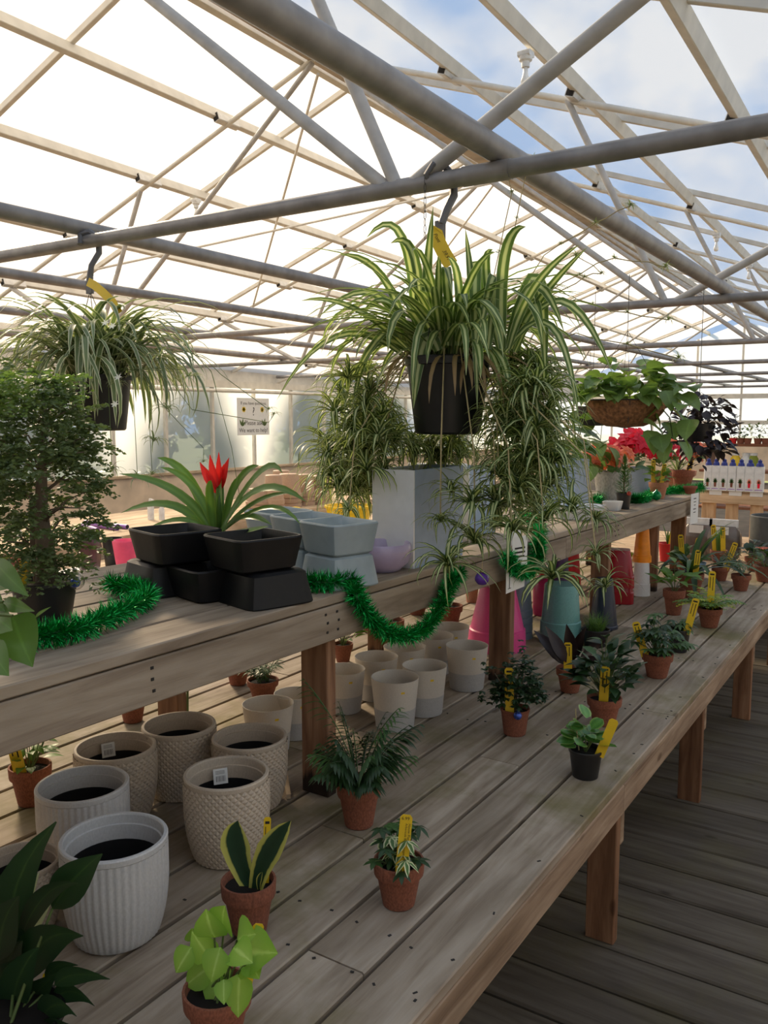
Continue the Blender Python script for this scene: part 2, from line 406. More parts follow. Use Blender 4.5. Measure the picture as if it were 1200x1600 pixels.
# ------------------------------------------------------------------ lower display bench
BZ = 0.59
bench = thing('display_bench', (-1.86, 2.9, 0), 'long low weathered plank bench covered with pots beside the deck aisle', 'bench')
def bench_plank(x, y0, y1, z=BZ, w=0.1285, t=0.026):
    MB().box((0, 0, 0), (w, y1 - y0 - 0.003, t), ch=0.003).build('plank', 'bench_wood', bench, loc=(x + 1.86, (y0 + y1) / 2 - 2.9, z - t / 2 - rnd.uniform(0, .002)))
JO = {0: [2.87, 5.2], 1: [1.19, 3.6], 2: [2.2, 4.7], 3: [1.6, 4.0], 4: [3.0, 5.2]}
for i in range(17):
    x = -0.672 - 0.0658 - 0.1395 * i
    cuts = [-0.4] + JO.get(i, [rnd.uniform(1.2, 2.6), rnd.uniform(3.6, 4.8)]) + [6.12]
    for a, b in zip(cuts[:-1], cuts[1:]): bench_plank(x, a, b)
for x in (-0.6905, -3.02):
    for a, b in ((-0.4, 2.3), (2.3, 6.12)):
        MB().box((0, 0, 0), (0.036, b - a - 0.002, 0.086), ch=0.003).build('apron', 'apron_wood', bench, loc=(x + 1.86, (a + b) / 2 - 2.9, BZ - 0.026 - 0.0445))
for y in (0.13, 1.27, 2.42, 3.55, 4.70, 5.84):
    MB().box((0, 0, 0), (2.26, 0.038, 0.086), ch=0.003).build('cross_beam', 'apron_wood', bench, loc=(0, y + 0.04 - 2.9, BZ - 0.026 - 0.0445))
    for x in (-0.765, -1.86, -2.96):
        MB().box((0, 0, 0), (0.089, 0.038, 0.56), ch=0.003).build('leg', 'post_wood', bench, loc=(x + 1.86, y - 2.9, 0.282))
        if x > -1: MB().box((0, 0, 0), (0.089, 0.036, 0.25), ch=0.003).build('cleat', 'apron_wood', bench, loc=(x + 1.86 + .0, y + 0.038 - 2.9, 0.43))

# ------------------------------------------------------------------ upper shelf standing on the bench
UY0, UY1, USL = -0.35, 5.62, -0.0125
def uz(y): return 1.160 + USL * (y - 0.8)
UR = math.atan(USL)
shelf = thing('raised_shelf', (-1.64, 2.6, BZ), 'long weathered grey plank shelf raised on posts above the low bench', 'shelf')
SP = Vector((-1.64, 2.6, BZ))
def sloc(x, y, dz): return (x - SP.x, y - SP.y, uz(y) + dz - SP.z)
for i in range(6):
    x = -1.255 - 0.066 - 0.1395 * i
    cuts = [UY0] + ([1.02, 4.3] if i == 0 else [rnd.uniform(1.5, 3.2)]) + [UY1]
    if i == 0: cuts = [UY0, 3.05, UY1]
    for a, b in zip(cuts[:-1], cuts[1:]):
        MB().box((0, 0, 0), (0.130, b - a - 0.003, 0.024), ch=0.003).build('plank', 'shelf_wood', shelf, loc=sloc(x, (a + b) / 2, -0.012), rot=(UR, 0, 0))
for x in (-1.274, -2.07):
    for a, b in ((UY0, 3.35), (3.35, UY1)):
        MB().box((0, 0, 0), (0.036, b - a - 0.003, 0.091), ch=0.003).build('apron', 'shelf_wood', shelf, loc=sloc(x, (a + b) / 2, -0.0275 - 0.0455), rot=(UR, 0, 0))
POSTS = [0.62, 1.748, 2.90, 4.05, 4.93, 5.58]
for y in POSTS:
    for x in (-1.338, -1.90):
        h = uz(y) - 0.024 - BZ - 0.0
        MB().box((0, 0, 0), (0.089, 0.039, h), ch=0.003).build('post', 'damp_post_wood', shelf, loc=(x - SP.x, y - SP.y, h / 2 + .0005))
    MB().box((0, 0, 0), (0.70, 0.036, 0.086), ch=0.003).build('cross_beam', 'shelf_wood', shelf, loc=sloc(-1.65, y + 0.04, -0.024 - 0.045))

# nail heads along the plank ends and over the beams
nm = MB(); RN = random.Random(4)
for y in (0.17, 1.31, 2.46, 3.59, 4.74, 1.17, 2.84, 2.90):
    for i in range(5):
        for dx in (-.04, .04): nm.box((-0.672 - 0.0658 - 0.1395 * i + dx + RN.uniform(-.006, .006) + 1.86, y + RN.uniform(-.012, .012) - 2.9, BZ), (.007, .0045, .0012), Matrix.Rotation(RN.uniform(0, 3), 3, 'Z'))
for k in range(16): nm.box((-0.70 + RN.uniform(-.012, .012) + 1.86, .6 + k * .28 + RN.uniform(-.05, .05) - 2.9, BZ), (.009, .0035, .0012), Matrix.Rotation(RN.uniform(0, 3), 3, 'Z'))
nm.build('nails', 'nail_and_hollow_shade', bench, kind='stuff')
nm = MB()
for y in (1.10, 1.68, 1.72, 2.85, 2.9, 4.0, 4.05):
    for dz in (-.045, -.068, -.092): nm.box((-1.2553 - SP.x, y + RN.uniform(-.01, .01) - SP.y, uz(y) + dz - SP.z), (.002, .007, .006))
nm.build('nails', 'nail_and_hollow_shade', shelf, kind='stuff')

# ------------------------------------------------------------------ leaf and pot materials
def leafmat(name, stops, trans=0.3, rough=0.42, rv=0.18, vein=0.12, along=None):
    """colour by distance from the midrib (0 midrib, 1 margin)"""
    m, N, L, out = newmat(name)
    uv = N.new('ShaderNodeUVMap'); uv.uv_map = 'UVMap'
    sp = N.new('ShaderNodeSeparateXYZ'); L.new(uv.outputs[0], sp.inputs[0])
    a = N.new('ShaderNodeMath'); a.operation = 'SUBTRACT'; a.inputs[1].default_value = 0.5; L.new(sp.outputs['X'], a.inputs[0])
    b = N.new('ShaderNodeMath'); b.operation = 'ABSOLUTE'; L.new(a.outputs[0], b.inputs[0])
    c = N.new('ShaderNodeMath'); c.operation = 'MULTIPLY'; c.inputs[1].default_value = 2.0; L.new(b.outputs[0], c.inputs[0])
    tc = N.new('ShaderNodeTexCoord'); ns = N.new('ShaderNodeTexNoise'); ns.inputs['Scale'].default_value = 26; ns.inputs['Detail'].default_value = 2
    L.new(tc.outputs['Object'], ns.inputs['Vector'])
    d = N.new('ShaderNodeMath'); d.operation = 'MULTIPLY_ADD'; d.inputs[1].default_value = vein; L.new(ns.outputs['Fac'], d.inputs[0])
    e = N.new('ShaderNodeMath'); e.operation = 'SUBTRACT'; e.inputs[1].default_value = vein / 2; L.new(c.outputs[0], e.inputs[0]); L.new(e.outputs[0], d.inputs[2])
    r = ramp(N, stops); L.new(d.outputs[0], r.inputs['Fac'])
    oi = N.new('ShaderNodeObjectInfo'); hs = N.new('ShaderNodeHueSaturation')
    mr = N.new('ShaderNodeMapRange'); mr.inputs['To Min'].default_value = 1 - rv; mr.inputs['To Max'].default_value = 1 + rv
    ad = N.new('ShaderNodeMath'); ad.operation = 'ADD'; L.new(oi.outputs['Random'], ad.inputs[0])
    n2 = N.new('ShaderNodeTexNoise'); n2.inputs['Scale'].default_value = 9; L.new(tc.outputs['Object'], n2.inputs['Vector'])
    s2 = N.new('ShaderNodeMath'); s2.operation = 'SUBTRACT'; s2.inputs[1].default_value = 0.5; L.new(n2.outputs['Fac'], s2.inputs[0]); L.new(s2.outputs[0], ad.inputs[1])
    L.new(ad.outputs[0], mr.inputs['Value']); L.new(mr.outputs[0], hs.inputs['Value']); L.new(r.outputs['Color'], hs.inputs['Color'])
    p = N.new('ShaderNodeBsdfPrincipled'); p.inputs['Roughness'].default_value = rough; p.inputs['Specular IOR Level'].default_value = 0.4
    L.new(hs.outputs['Color'], p.inputs['Base Color'])
    t = N.new('ShaderNodeBsdfTranslucent'); bc = N.new('ShaderNodeMix'); bc.data_type = 'RGBA'; bc.blend_type = 'MULTIPLY'; bc.inputs['Factor'].default_value = 1.0
    bc.inputs['B'].default_value = (1.5, 1.6, 0.8, 1); L.new(hs.outputs['Color'], bc.inputs['A']); L.new(bc.outputs['Result'], t.inputs[0])
    mx = N.new('ShaderNodeMixShader'); mx.inputs[0].default_value = trans; L.new(p.outputs[0], mx.inputs[1]); L.new(t.outputs[0], mx.inputs[2])
    L.new(mx.outputs[0], out.inputs[0])
    return m
def flat(name, col, **k): return leafmat(name, [(0.0, [c * 1.25 for c in col]), (0.12, col), (1.0, [c * 0.9 for c in col])], **k)
CREAM = (0.62, 0.66, 0.38)
leafmat('leaf_spider', [(0.0, CREAM), (0.26, (0.55, 0.6, 0.3)), (0.36, (0.13, 0.21, 0.06)), (0.86, (0.09, 0.16, 0.045)), (0.95, (0.5, 0.55, 0.33))], trans=0.35, vein=0.1)
leafmat('leaf_plantlet', [(0.0, (0.6, 0.63, 0.36)), (0.38, (0.5, 0.55, 0.28)), (0.5, (0.085, 0.14, 0.04)), (1.0, (0.06, 0.11, 0.03))], trans=0.3, vein=0.1)
leafmat('leaf_spider_grey', [(0.0, (0.2, 0.26, 0.14)), (0.3, (0.13, 0.19, 0.09)), (0.52, (0.12, 0.18, 0.08)), (0.62, (0.5, 0.53, 0.4)), (1.0, (0.58, 0.6, 0.47))], trans=0.3, vein=0.12)
leafmat('leaf_snake', [(0.0, (0.02, 0.05, 0.025)), (0.6, (0.022, 0.06, 0.03)), (0.7, (0.5, 0.5, 0.12)), (1.0, (0.58, 0.56, 0.15))], trans=0.08, vein=0.25)
leafmat('leaf_variegated', [(0.0, (0.07, 0.16, 0.04)), (0.45, (0.08, 0.17, 0.05)), (0.6, (0.6, 0.62, 0.35)), (1.0, (0.7, 0.7, 0.45))], trans=0.2, vein=0.5)
leafmat('leaf_lime', [(0.0, (0.5, 0.68, 0.2)), (0.15, (0.33, 0.52, 0.09)), (1.0, (0.24, 0.44, 0.06))], trans=0.3, vein=0.3)
leafmat('leaf_lily', [(0.0, (0.06, 0.12, 0.04)), (0.1, (0.028, 0.07, 0.028)), (1.0, (0.022, 0.058, 0.025))], trans=0.12, rough=0.3)
leafmat('leaf_bromeliad', [(0.0, (0.14, 0.26, 0.06)), (0.6, (0.1, 0.2, 0.045)), (1.0, (0.16, 0.25, 0.05))], trans=0.28, rough=0.3)
leafmat('leaf_peperomia', [(0.0, (0.12, 0.3, 0.06)), (0.6, (0.07, 0.21, 0.04)), (0.9, (0.2, 0.34, 0.08)), (1.0, (0.3, 0.42, 0.12))], trans=0.15, rough=0.25)
flat('leaf_pothos', (0.11, 0.21, 0.05), trans=0.32, rough=0.32)
flat('leaf_philodendron', (0.155, 0.245, 0.075), trans=0.35, rough=0.34)
flat('leaf_dark', (0.025, 0.06, 0.02), trans=0.12, rough=0.35)
flat('leaf_mid', (0.06, 0.13, 0.035), trans=0.2)
flat('leaf_fresh', (0.14, 0.26, 0.055), trans=0.3)
flat('leaf_burgundy', (0.022, 0.012, 0.014), trans=0.05, rough=0.3)
flat('leaf_purple_black', (0.03, 0.022, 0.028), trans=0.1)
flat('leaf_aralia', (0.09, 0.13, 0.048), trans=0.25)
flat('leaf_aralia_young', (0.13, 0.2, 0.055), trans=0.3)
flat('leaf_outdoor', (0.09, 0.12, 0.08), trans=0.3)
flat('leaf_chartreuse', (0.42, 0.48, 0.06), trans=0.35)
flat('leaf_dry', (0.3, 0.2, 0.1), trans=0.3)
flat('bract_red', (0.72, 0.03, 0.035), trans=0.3)
flat('petal_red', (0.66, 0.012, 0.04), trans=0.25)
flat('petal_salmon', (0.8, 0.22, 0.12), trans=0.25)
flat('spathe_pale', (0.5, 0.52, 0.42), trans=0.3)
flat('petal_white', (0.85, 0.85, 0.8), trans=0.2)
plain('stem_green', (0.1, 0.15, 0.04), rough=0.6)
plain('stem_tan', (0.42, 0.34, 0.17), rough=0.7)
plain('bark', (0.16, 0.12, 0.085), rough=0.9, bump=0.5)
plain('terracotta', (0.235, 0.08, 0.044), rough=0.85, var=0.3, scale=16, rv=0.15)
plain('terracotta_pale', (0.45, 0.2, 0.12), rough=0.85, var=0.2, scale=16)
plain('soil', (0.018, 0.013, 0.01), rough=1.0, var=0.6, scale=160, bump=1.0)
plain('black_plastic', (0.012, 0.012, 0.013), rough=0.4)
plain('black_ceramic', (0.007, 0.007, 0.008), rough=0.45, bump=0.05, spec=.3)
plain('grey_ceramic', (0.3, 0.36, 0.39), rough=0.4, var=0.06)
plain('cream_ceramic', (0.6, 0.55, 0.48), rough=0.45, var=0.06)
plain('smoke_glaze', (0.42, 0.41, 0.4), rough=0.45, var=0.1)
plain('beige_ceramic', (0.5, 0.42, 0.33), rough=0.55, var=0.1)
plain('white_ceramic', (0.52, 0.52, 0.52), rough=0.5, var=0.08)
plain('white_gloss', (0.78, 0.78, 0.78), rough=0.2, var=0.03)
plain('blue_grey_paint', (0.3, 0.38, 0.5), rough=0.45, var=0.06)
plain('lavender_gloss', (0.46, 0.38, 0.55), rough=0.15, var=0.05)
plain('tag_yellow', (0.75, 0.5, 0.015), rough=0.45, var=0.05)
plain('tag_ink', (0.02, 0.015, 0.015), rough=0.8)
plain('paper', (0.75, 0.75, 0.73), rough=0.8, var=0.03)
plain('pink_plastic', (0.72, 0.07, 0.26), rough=0.4, var=0.05)
plain('hot_pink', (0.85, 0.09, 0.2), rough=0.4, var=0.05)
plain('slate_plastic', (0.16, 0.2, 0.26), rough=0.45)
plain('teal_plastic', (0.12, 0.3, 0.28), rough=0.4)
plain('navy_plastic', (0.015, 0.022, 0.04), rough=0.35)
plain('red_gloss', (0.34, 0.012, 0.02), rough=0.25)
plain('red_plastic', (0.6, 0.015, 0.02), rough=0.4)
plain('purple_plastic', (0.09, 0.03, 0.14), rough=0.4)
plain('magenta_gloss', (0.32, 0.02, 0.09), rough=0.22)
plain('orange_plastic', (0.9, 0.28, 0.01), rough=0.4)
plain('white_plastic', (0.72, 0.72, 0.7), rough=0.45)
plain('blue_plastic', (0.015, 0.03, 0.22), rough=0.35)
plain('light_blue_plastic', (0.25, 0.42, 0.62), rough=0.4)
plain('yellow_plastic', (0.8, 0.55, 0.01), rough=0.4)
plain('violet_card', (0.32, 0.16, 0.5), rough=0.45)
plain('brown_plastic', (0.42, 0.29, 0.2), rough=0.55, rv=0.1)
plain('grey_plastic', (0.13, 0.13, 0.14), rough=0.45)
plain('maroon_bag', (0.07, 0.03, 0.035), rough=0.35)
plain('coir', (0.24, 0.11, 0.045), rough=1.0, var=0.5, scale=60, bump=1.2)
plain('wire', (0.06, 0.06, 0.06), rough=0.5, metal=0.6)
plain('tinsel_green', (0.01, 0.36, 0.07), rough=0.22, metal=0.75, var=0.5, scale=200)
plain('tinsel_core', (0.01, 0.1, 0.02), rough=0.6)
plain('purple_gloss', (0.1, 0.03, 0.3), rough=0.12)
plain('green_gloss', (0.0, 0.22, 0.06), rough=0.1, metal=0.3)
plain('blue_glitter', (0.06, 0.12, 0.5), rough=0.25, metal=0.4, var=0.6, scale=120)
plain('red_ball', (0.45, 0.05, 0.03), rough=0.2)
plain('galvanised_tub', (0.45, 0.46, 0.46), rough=0.4, metal=0.5, var=0.25, scale=12)
plain('rubber_grey', (0.09, 0.095, 0.09), rough=0.7)
plain('bag_plastic', (0.14, 0.11, 0.09), rough=0.25, var=0.4, scale=10)
plain('bulb_glass', (0.85, 0.84, 0.8), rough=0.35)
plain('cap_gold', (0.5, 0.42, 0.2), rough=0.3, metal=0.8)
def glassmat():
    m, N, L, out = newmat('clear_ball')
    t = N.new('ShaderNodeBsdfTransparent'); g = N.new('ShaderNodeBsdfGlossy'); g.inputs['Roughness'].default_value = 0.03
    lw = N.new('ShaderNodeLayerWeight'); lw.inputs[0].default_value = 0.35
    mx = N.new('ShaderNodeMixShader'); L.new(lw.outputs['Facing'], mx.inputs[0]); L.new(t.outputs[0], mx.inputs[1]); L.new(g.outputs[0], mx.inputs[2]); L.new(mx.outputs[0], out.inputs[0])
glassmat()


def lettering(s, size, mat, parent, loc, rot, center=False, shear=0.0):
    """flat printed words as a mesh"""
    cu = bpy.data.curves.new('lettering', 'FONT'); cu.body = s; cu.size = size; cu.shear = shear; cu.resolution_u = 3
    if center: cu.align_x = 'CENTER'
    tmp = bpy.data.objects.new('lettering_curve', cu)
    me = bpy.data.meshes.new_from_object(tmp); bpy.data.objects.remove(tmp); bpy.data.curves.remove(cu)
    me.name = 'lettering'; me.materials.clear(); me.materials.append(MATS[mat])
    o = bpy.data.objects.new('lettering', me); o.location = loc; o.rotation_euler = rot
    return put(o, parent)

# ------------------------------------------------------------------ leaf shapes
UP = Vector((0, 0, 1))
def az_dir(a): return Vector((math.cos(a), math.sin(a), 0))
PROF = {
    'strap': lambda t: min(1, 0.6 + 2.2 * t) * (1 - t ** 4) ** 0.8,
    'grass': lambda t: min(1, 0.55 + 3 * t) * (1 - t ** 2.2),
    'ovate': lambda t: max(0.03, math.sin(PI * min(1, t) ** 0.78)),
    'lance': lambda t: max(0.03, math.sin(PI * t ** 0.85) ** 0.9 * (1 - 0.25 * t)),
    'heart': lambda t: max(0.02, (math.sin(min(1, t / 0.3) * PI / 2) ** 0.55) * ((1 - (max(0, t - 0.3) / 0.7) ** 1.9) ** 0.9) * (1 if t < .75 else 1 - .3 * (t - .75) / .25)),
    'round': lambda t: max(0.05, math.sqrt(max(0, 1 - (2 * t - 1) ** 2))),
    'sword': lambda t: (0.55 + 0.75 * t) * (1 - t ** 5) if t < 0.55 else (0.9625) * max(0.0, (1 - ((t - 0.55) / 0.45) ** 1.7)) ** 0.75,
}
def ribbon(mb, b, az, L, W, e0, e1, n=8, fold=0.25, tw=0.0, prof='grass', curl=1.0):
    p = Vector(b); P = []; f = PROF[prof]
    for i in range(n + 1):
        t = i / n; e = e0 + (e1 - e0) * t ** curl; h = az_dir(az)
        d = h * math.cos(e) + UP * math.sin(e); nrm = UP * math.cos(e) - h * math.sin(e); sd = Vector((-h.y, h.x, 0))
        w = W * 0.5 * f(t)
        P.append([p + sd * w + nrm * (fold * w), p.copy(), p - sd * w + nrm * (fold * w)])
        p = p + d * (L / n); az += tw / n
    mb.grid(P); return p
def blade(mb, p0, p1, W, sag=0.0, nrm=None, prof='ovate', n=6, fold=0.18, ctrl=None):
    """leaf from p0 to p1, belly raised by sag, facing nrm"""
    p0, p1 = Vector(p0), Vector(p1); ax = p1 - p0; L = ax.length
    nr = Vector(nrm) if nrm is not None else UP
    nr = nr - ax * (nr.dot(ax) / max(1e-9, ax.length_squared))
    if nr.length < 1e-4: nr = Vector((1, 0, 0)).cross(ax)
    nr.normalize()
    c = Vector(ctrl) if ctrl is not None else (p0 + p1) / 2 + nr * (sag * L)
    P = []; f = PROF[prof]
    for i in range(n + 1):
        t = i / n
        q = p0 * (1 - t) ** 2 + c * (2 * t * (1 - t)) + p1 * t * t
        tg = ((c - p0) * (1 - t) + (p1 - c) * t); tg.normalize()
        sd = tg.cross(nr).normalized(); up = sd.cross(tg).normalized()
        w = W * 0.5 * f(t)
        P.append([q + sd * (w * x) + up * (fold * w * abs(x) ** 1.6) for x in ((-1, 0, 1) if n < 6 else (-1, -.5, 0, .5, 1))])
    mb.grid(P)
def leafpart(root, mat, fn, name='leaf'):
    m = MB(); fn(m); return m.build(name, mat, root, smooth=True)
LEAFCACHE = {}
def leafmesh(kind, mat, W, sag=0.12, fold=0.2, n=5):
    """unit leaf along +x, length 1, shared between alike leaves"""
    k = (kind, mat, W, sag, fold)
    if k not in LEAFCACHE:
        m = MB(); blade(m, (0, 0, 0), (1, 0, -0.0), W, sag, UP, kind, n, fold); LEAFCACHE[k] = m.mesh('leaf', mat, True)
    return LEAFCACHE[k]
def leaf_inst(root, me, p, az, el, L, roll=0.0, name='leaf'):
    """place a shared unit leaf: tip towards az, raised by el"""
    return inst(me, name, root, p, (roll, -el, az), L)

# ------------------------------------------------------------------ pots
POTC = {}
def shell(name, prof, mat, n=28, smooth=True, auto=35, wob=None):
    if name not in POTC: POTC[name] = MB().lathe(prof, n, wob=wob).mesh(name, mat, smooth, auto)
    return POTC[name]
TERRA = [(0.0, 0), (0.60, 0), (0.63, 0.02), (0.86, 0.69), (0.87, 0.70), (0.955, 0.70), (0.97, 0.72), (1.0, 0.97), (0.985, 1.0), (0.91, 1.0), (0.89, 0.97), (0.86, 0.8), (0.0, 0.8)]
PLAST = [(0.0, 0), (0.72, 0), (0.745, 0.02), (0.95, 0.90), (1.0, 0.905), (1.0, 0.985), (0.985, 1.0), (0.94, 1.0), (0.92, 0.96), (0.9, 0.84), (0, 0.84)]
def add_pot(root, R, H, mat='terracotta', kind='terra', at=(0, 0, 0)):
    prof = TERRA if kind == 'terra' else PLAST
    inst(shell(kind + mat, prof, mat), 'pot', root, at, (0, 0, rnd.uniform(0, 6)), (R, R, H))
    so = shell('soil_disc', [(0, 0.012), (0.4, 0.02), (0.8, 0.0), (0.985, -0.012)], 'soil', 20)
    inst(so, 'soil', root, (at[0], at[1], at[2] + H * 0.86), (0, 0, 0), (R * 0.89, R * 0.89, H))
def add_tag(root, p, h, lean=(0.0, 0.0), rz=0.0, w=0.017, lines=2, mat='tag_yellow', text=None):
    """plant tag stuck in the soil; printed lines run along it"""
    m = MB()
    pts = [(-w / 2, 0), (w / 2, 0), (w / 2, h - w * 0.25), (w * 0.3, h), (-w * 0.3, h), (-w / 2, h - w * 0.25)]
    b = len(m.v)
    for y in (-0.0006, 0.0006): m.v.extend([(x, y, z) for x, z in pts])
    m.face((0, 1, 2, 3, 4, 5)); m.face((11, 10, 9, 8, 7, 6))
    for i in range(6): m.face((i, i + 6, (i + 1) % 6 + 6, (i + 1) % 6))
    t = m.build('tag', mat, root, loc=(p[0], p[1], p[2] * 1.06), rot=(lean[1], lean[0], rz))
    if text:
        for s, sz, x, z, vert in text:
            lettering(s, sz, 'tag_ink', t, (x, -0.0009, z), (PI / 2, PI / 2 if vert else 0, 0))
    elif lines:
        lm = MB()
        for k in range(lines):
            x = w * (-0.22 + 0.4 * k); z0 = h * rnd.uniform(0.5, 0.6); z1 = h * 0.86
            lm.poly([(x - w * 0.05, -0.0009, z0), (x + w * 0.05, -0.0009, z0), (x + w * 0.05, -0.0009, z1), (x - w * 0.05, -0.0009, z1)])
        lm.poly([(-w * 0.3, -0.0009, h * 0.9), (w * 0.3, -0.0009, h * 0.9), (w * 0.3, -0.0009, h * 0.94), (-w * 0.3, -0.0009, h * 0.94)])
        lm.build('lettering', 'tag_ink', t)
    return t
def ptag(root, R, H, side=0.0, h=0.118, lean=0.0, w=0.022, front=0.66, **kw):
    """tag stuck in at the rim towards the aisle; side shifts it along the rim"""
    c = root.location; d = Vector((-c.x, -c.y, 0)).normalized(); s = Vector((-d.y, d.x, 0))
    p = d * (R * front) + s * (R * side)
    return add_tag(root, (p.x, p.y, H * 0.8), h, (lean, -0.06), math.atan2(d.y, d.x) + PI / 2, w=w, **kw)
FACE_CAM = -YAW   # turn a tag so that its face looks back along the aisle
def depth(p): return _fw.dot(Vector(p) - CAM)
def base_at(px, py, z, wpx, taper=0.62):
    """centre of a round base whose front touches the pixel; wpx is the rim width in pixels -> (centre, rim radius)"""
    p = on(px, py, z); R = wpx / 2 * depth(p) / F_PX
    h = Vector((p.x, p.y, 0)).normalized()
    return p + h * (R * taper), R * (1 + R * taper / depth(p))
def potted(name, label, cat, px, py, wpx, hpx, kind='terra', mat='terracotta', group=None, z=BZ):
    c, R = base_at(px, py, z, wpx)
    H = hpx * depth(c) / F_PX * 0.9
    t = thing(name, c, label, cat, group)
    add_pot(t, R, H, mat, kind)
    t['_R'] = R; t['_H'] = H
    return t, R, H

# foliage builders: root-local, s = soil height
def stems(root, pts, r=0.0016, mat='stem_green', name='stem'):
    m = MB()
    for a in pts: m.tube(a, [r * 1.3] + [r] * (len(a) - 1), 5, cap=False)
    return m.build(name, mat, root, smooth=True)
def frond(m, b, az, L, e0, e1, nl, ll, lw, droop=-0.4, prof='lance', sp=1.1, t0=0.25):
    """feather leaf: rachis and paired leaflets"""
    p = Vector(b); n = 10; pts = []
    for i in range(n + 1):
        t = i / n; e = e0 + (e1 - e0) * t; h = az_dir(az); pts.append(p.copy()); p = p + (h * math.cos(e) + UP * math.sin(e)) * (L / n)
    m.tube(pts, [0.0014] * n + [0.0006], 4, cap=False)
    for k in range(nl):
        t = t0 + (1 - t0) * k / max(1, nl - 1); i = min(n - 1, int(t * n)); q = pts[i].lerp(pts[i + 1], t * n - i)
        sc = math.sin(PI * (0.18 + 0.78 * (k / max(1, nl - 1)))) ** 0.6
        for sg in (-1, 1):
            a = az + sg * sp * (1 - 0.45 * t); d = az_dir(a)
            tip = q + d * (ll * sc) + UP * (ll * sc * (droop + rnd.uniform(-.15, .15)))
            blade(m, q, tip, lw, 0.18, UP, prof, 3, 0.15)
def palmate(m, p, az, el, r, k, w, up=0.0):
    """umbrella of leaflets around a stalk tip"""
    for j in range(k):
        a = az + 2 * PI * j / k + rnd.uniform(-.15, .15)
        tip = Vector(p) + az_dir(a) * r * math.cos(el) - UP * (r * math.sin(el))
        blade(m, p, tip, w, 0.14, UP, 'ovate', 3, 0.15)
R_L = random.Random(77)
def compound_spray(m, b, az, el, L, lw=0.006):
    """lacy leaf: small forked leaflets along a stalk"""
    b = Vector(b); d = az_dir(az) * math.cos(el) + UP * math.sin(el)
    for k in range(6):
        t = 0.25 + 0.75 * k / 5; q = b + d * (L * t) - UP * (0.25 * L * t * t)
        for sg in (-1, 1):
            a = az + sg * rnd.uniform(0.6, 1.2); l2 = L * 0.36 * (1.15 - 0.6 * t)
            for u in (0.35, 0.7, 1.0):
                c = q + az_dir(a) * (l2 * u) + UP * rnd.uniform(-.3, .15) * l2 * u
                for s2 in (-0.8, 0.5):
                    d2 = az_dir(a + s2 + rnd.uniform(-.3, .3)) + UP * rnd.uniform(-.5, .35)
                    e = c + d2 * (l2 * 0.55); sd = d2.cross(Vector((R_L.gauss(0, 1), R_L.gauss(0, 1), R_L.gauss(0, 1)))); sd = sd.normalized() * (lw * 0.5)
                    mid = (c + e) / 2
                    i = len(m.v); m.v.extend([tuple(c), tuple(mid + sd), tuple(e), tuple(mid - sd)]); m.face((i, i + 1, i + 2, i + 3))

# ------------------------------------------------------------------ hanging spider plant in the middle
HUB = onX(705, 555, -1.243)              # rim centre below the first truss chord
PB = Vector((-1.247, 2.29, 1.548))
sp = thing('hanging_spider_plant', PB, 'large spider plant with trailing plantlets in a black hanging pot tagged in yellow', 'plant')
def loc(p): return Vector(p) - PB
POT_H, POT_R = 0.232, 0.132
MB().lathe([(0, 0), (0.094, 0), (0.1, 0.006), (0.125, 0.205), (POT_R, 0.207), (POT_R, 0.228), (0.129, POT_H), (0.122, POT_H), (0.12, 0.2), (0, 0.2)], 32).build('pot', 'black_plastic', sp, smooth=True, auto=35)
MB().lathe([(0, 0.212), (0.06, 0.21), (0.119, 0.204)], 20).build('soil', 'soil', sp, smooth=True)
hk = onY(686, 285, 2.29)
hx = hk.x
sm = MB()
sm.tube([loc((hx - 0.03, 2.285, 2.285)), loc((hx - 0.028, 2.262, 2.318)), loc((hx - 0.01, 2.27, 2.345)), loc((hx + 0.012, 2.30, 2.345)), loc((hx + 0.03, 2.325, 2.315)), loc((hx + 0.034, 2.32, 2.26)), loc((hx + 0.02, 2.30, 2.215)), loc((hx + 0.01, 2.29, 2.175))], [0.007, 0.009, 0.01, 0.011, 0.012, 0.013, 0.012, 0.012], 8)
sm.box(loc((hx + 0.005, 2.29, 2.155)), (0.036, 0.012, 0.06), ch=0.004)
sm.build('hook', 'grey_plastic', sp, smooth=True, auto=40)
wm = MB()
for k in range(3):
    a = 0.5 + k * 2.094
    wm.tube([loc((hx + 0.005, 2.29, 2.13)), Vector((math.cos(a) * 0.128, math.sin(a) * 0.128, POT_H))], 0.0016, 5)
wm.build('wire', 'wire', sp)
cm = MB()
for k in range(9):
    z = 2.30 - k * 0.02; cc = loc((hx - 0.032, 2.262, z)); a = 0.0 if k % 2 else PI / 2
    ring = [cc + Vector((math.cos(a) * math.cos(u) * 0.004, math.sin(a) * math.cos(u) * 0.004, math.sin(u) * 0.011)) for u in [2 * PI * j / 8 for j in range(9)]]
    cm.tube(ring, 0.0011, 4, cap=False)
cm.build('chain', 'wire', sp)
def paper_strip(root, pts, w, mat, name='price_tag', nrm=(0.4, -0.9, 0)):
    m = MB(); nv = Vector(nrm).normalized(); P = []
    for i, p in enumerate(pts):
        tg = (Vector(pts[min(i + 1, len(pts) - 1)]) - Vector(pts[max(i - 1, 0)])).normalized(); sd = tg.cross(nv).normalized() * (w / 2)
        P.append([Vector(p) - sd, Vector(p) + sd])
    m.grid(P); return m.build(name, mat, root)
tp = [loc(onY(x, y, 2.25)) for x, y in ((683, 358), (680, 362), (686, 380), (694, 396), (705, 414))]
pt = paper_strip(sp, tp, 0.042, 'tag_yellow')
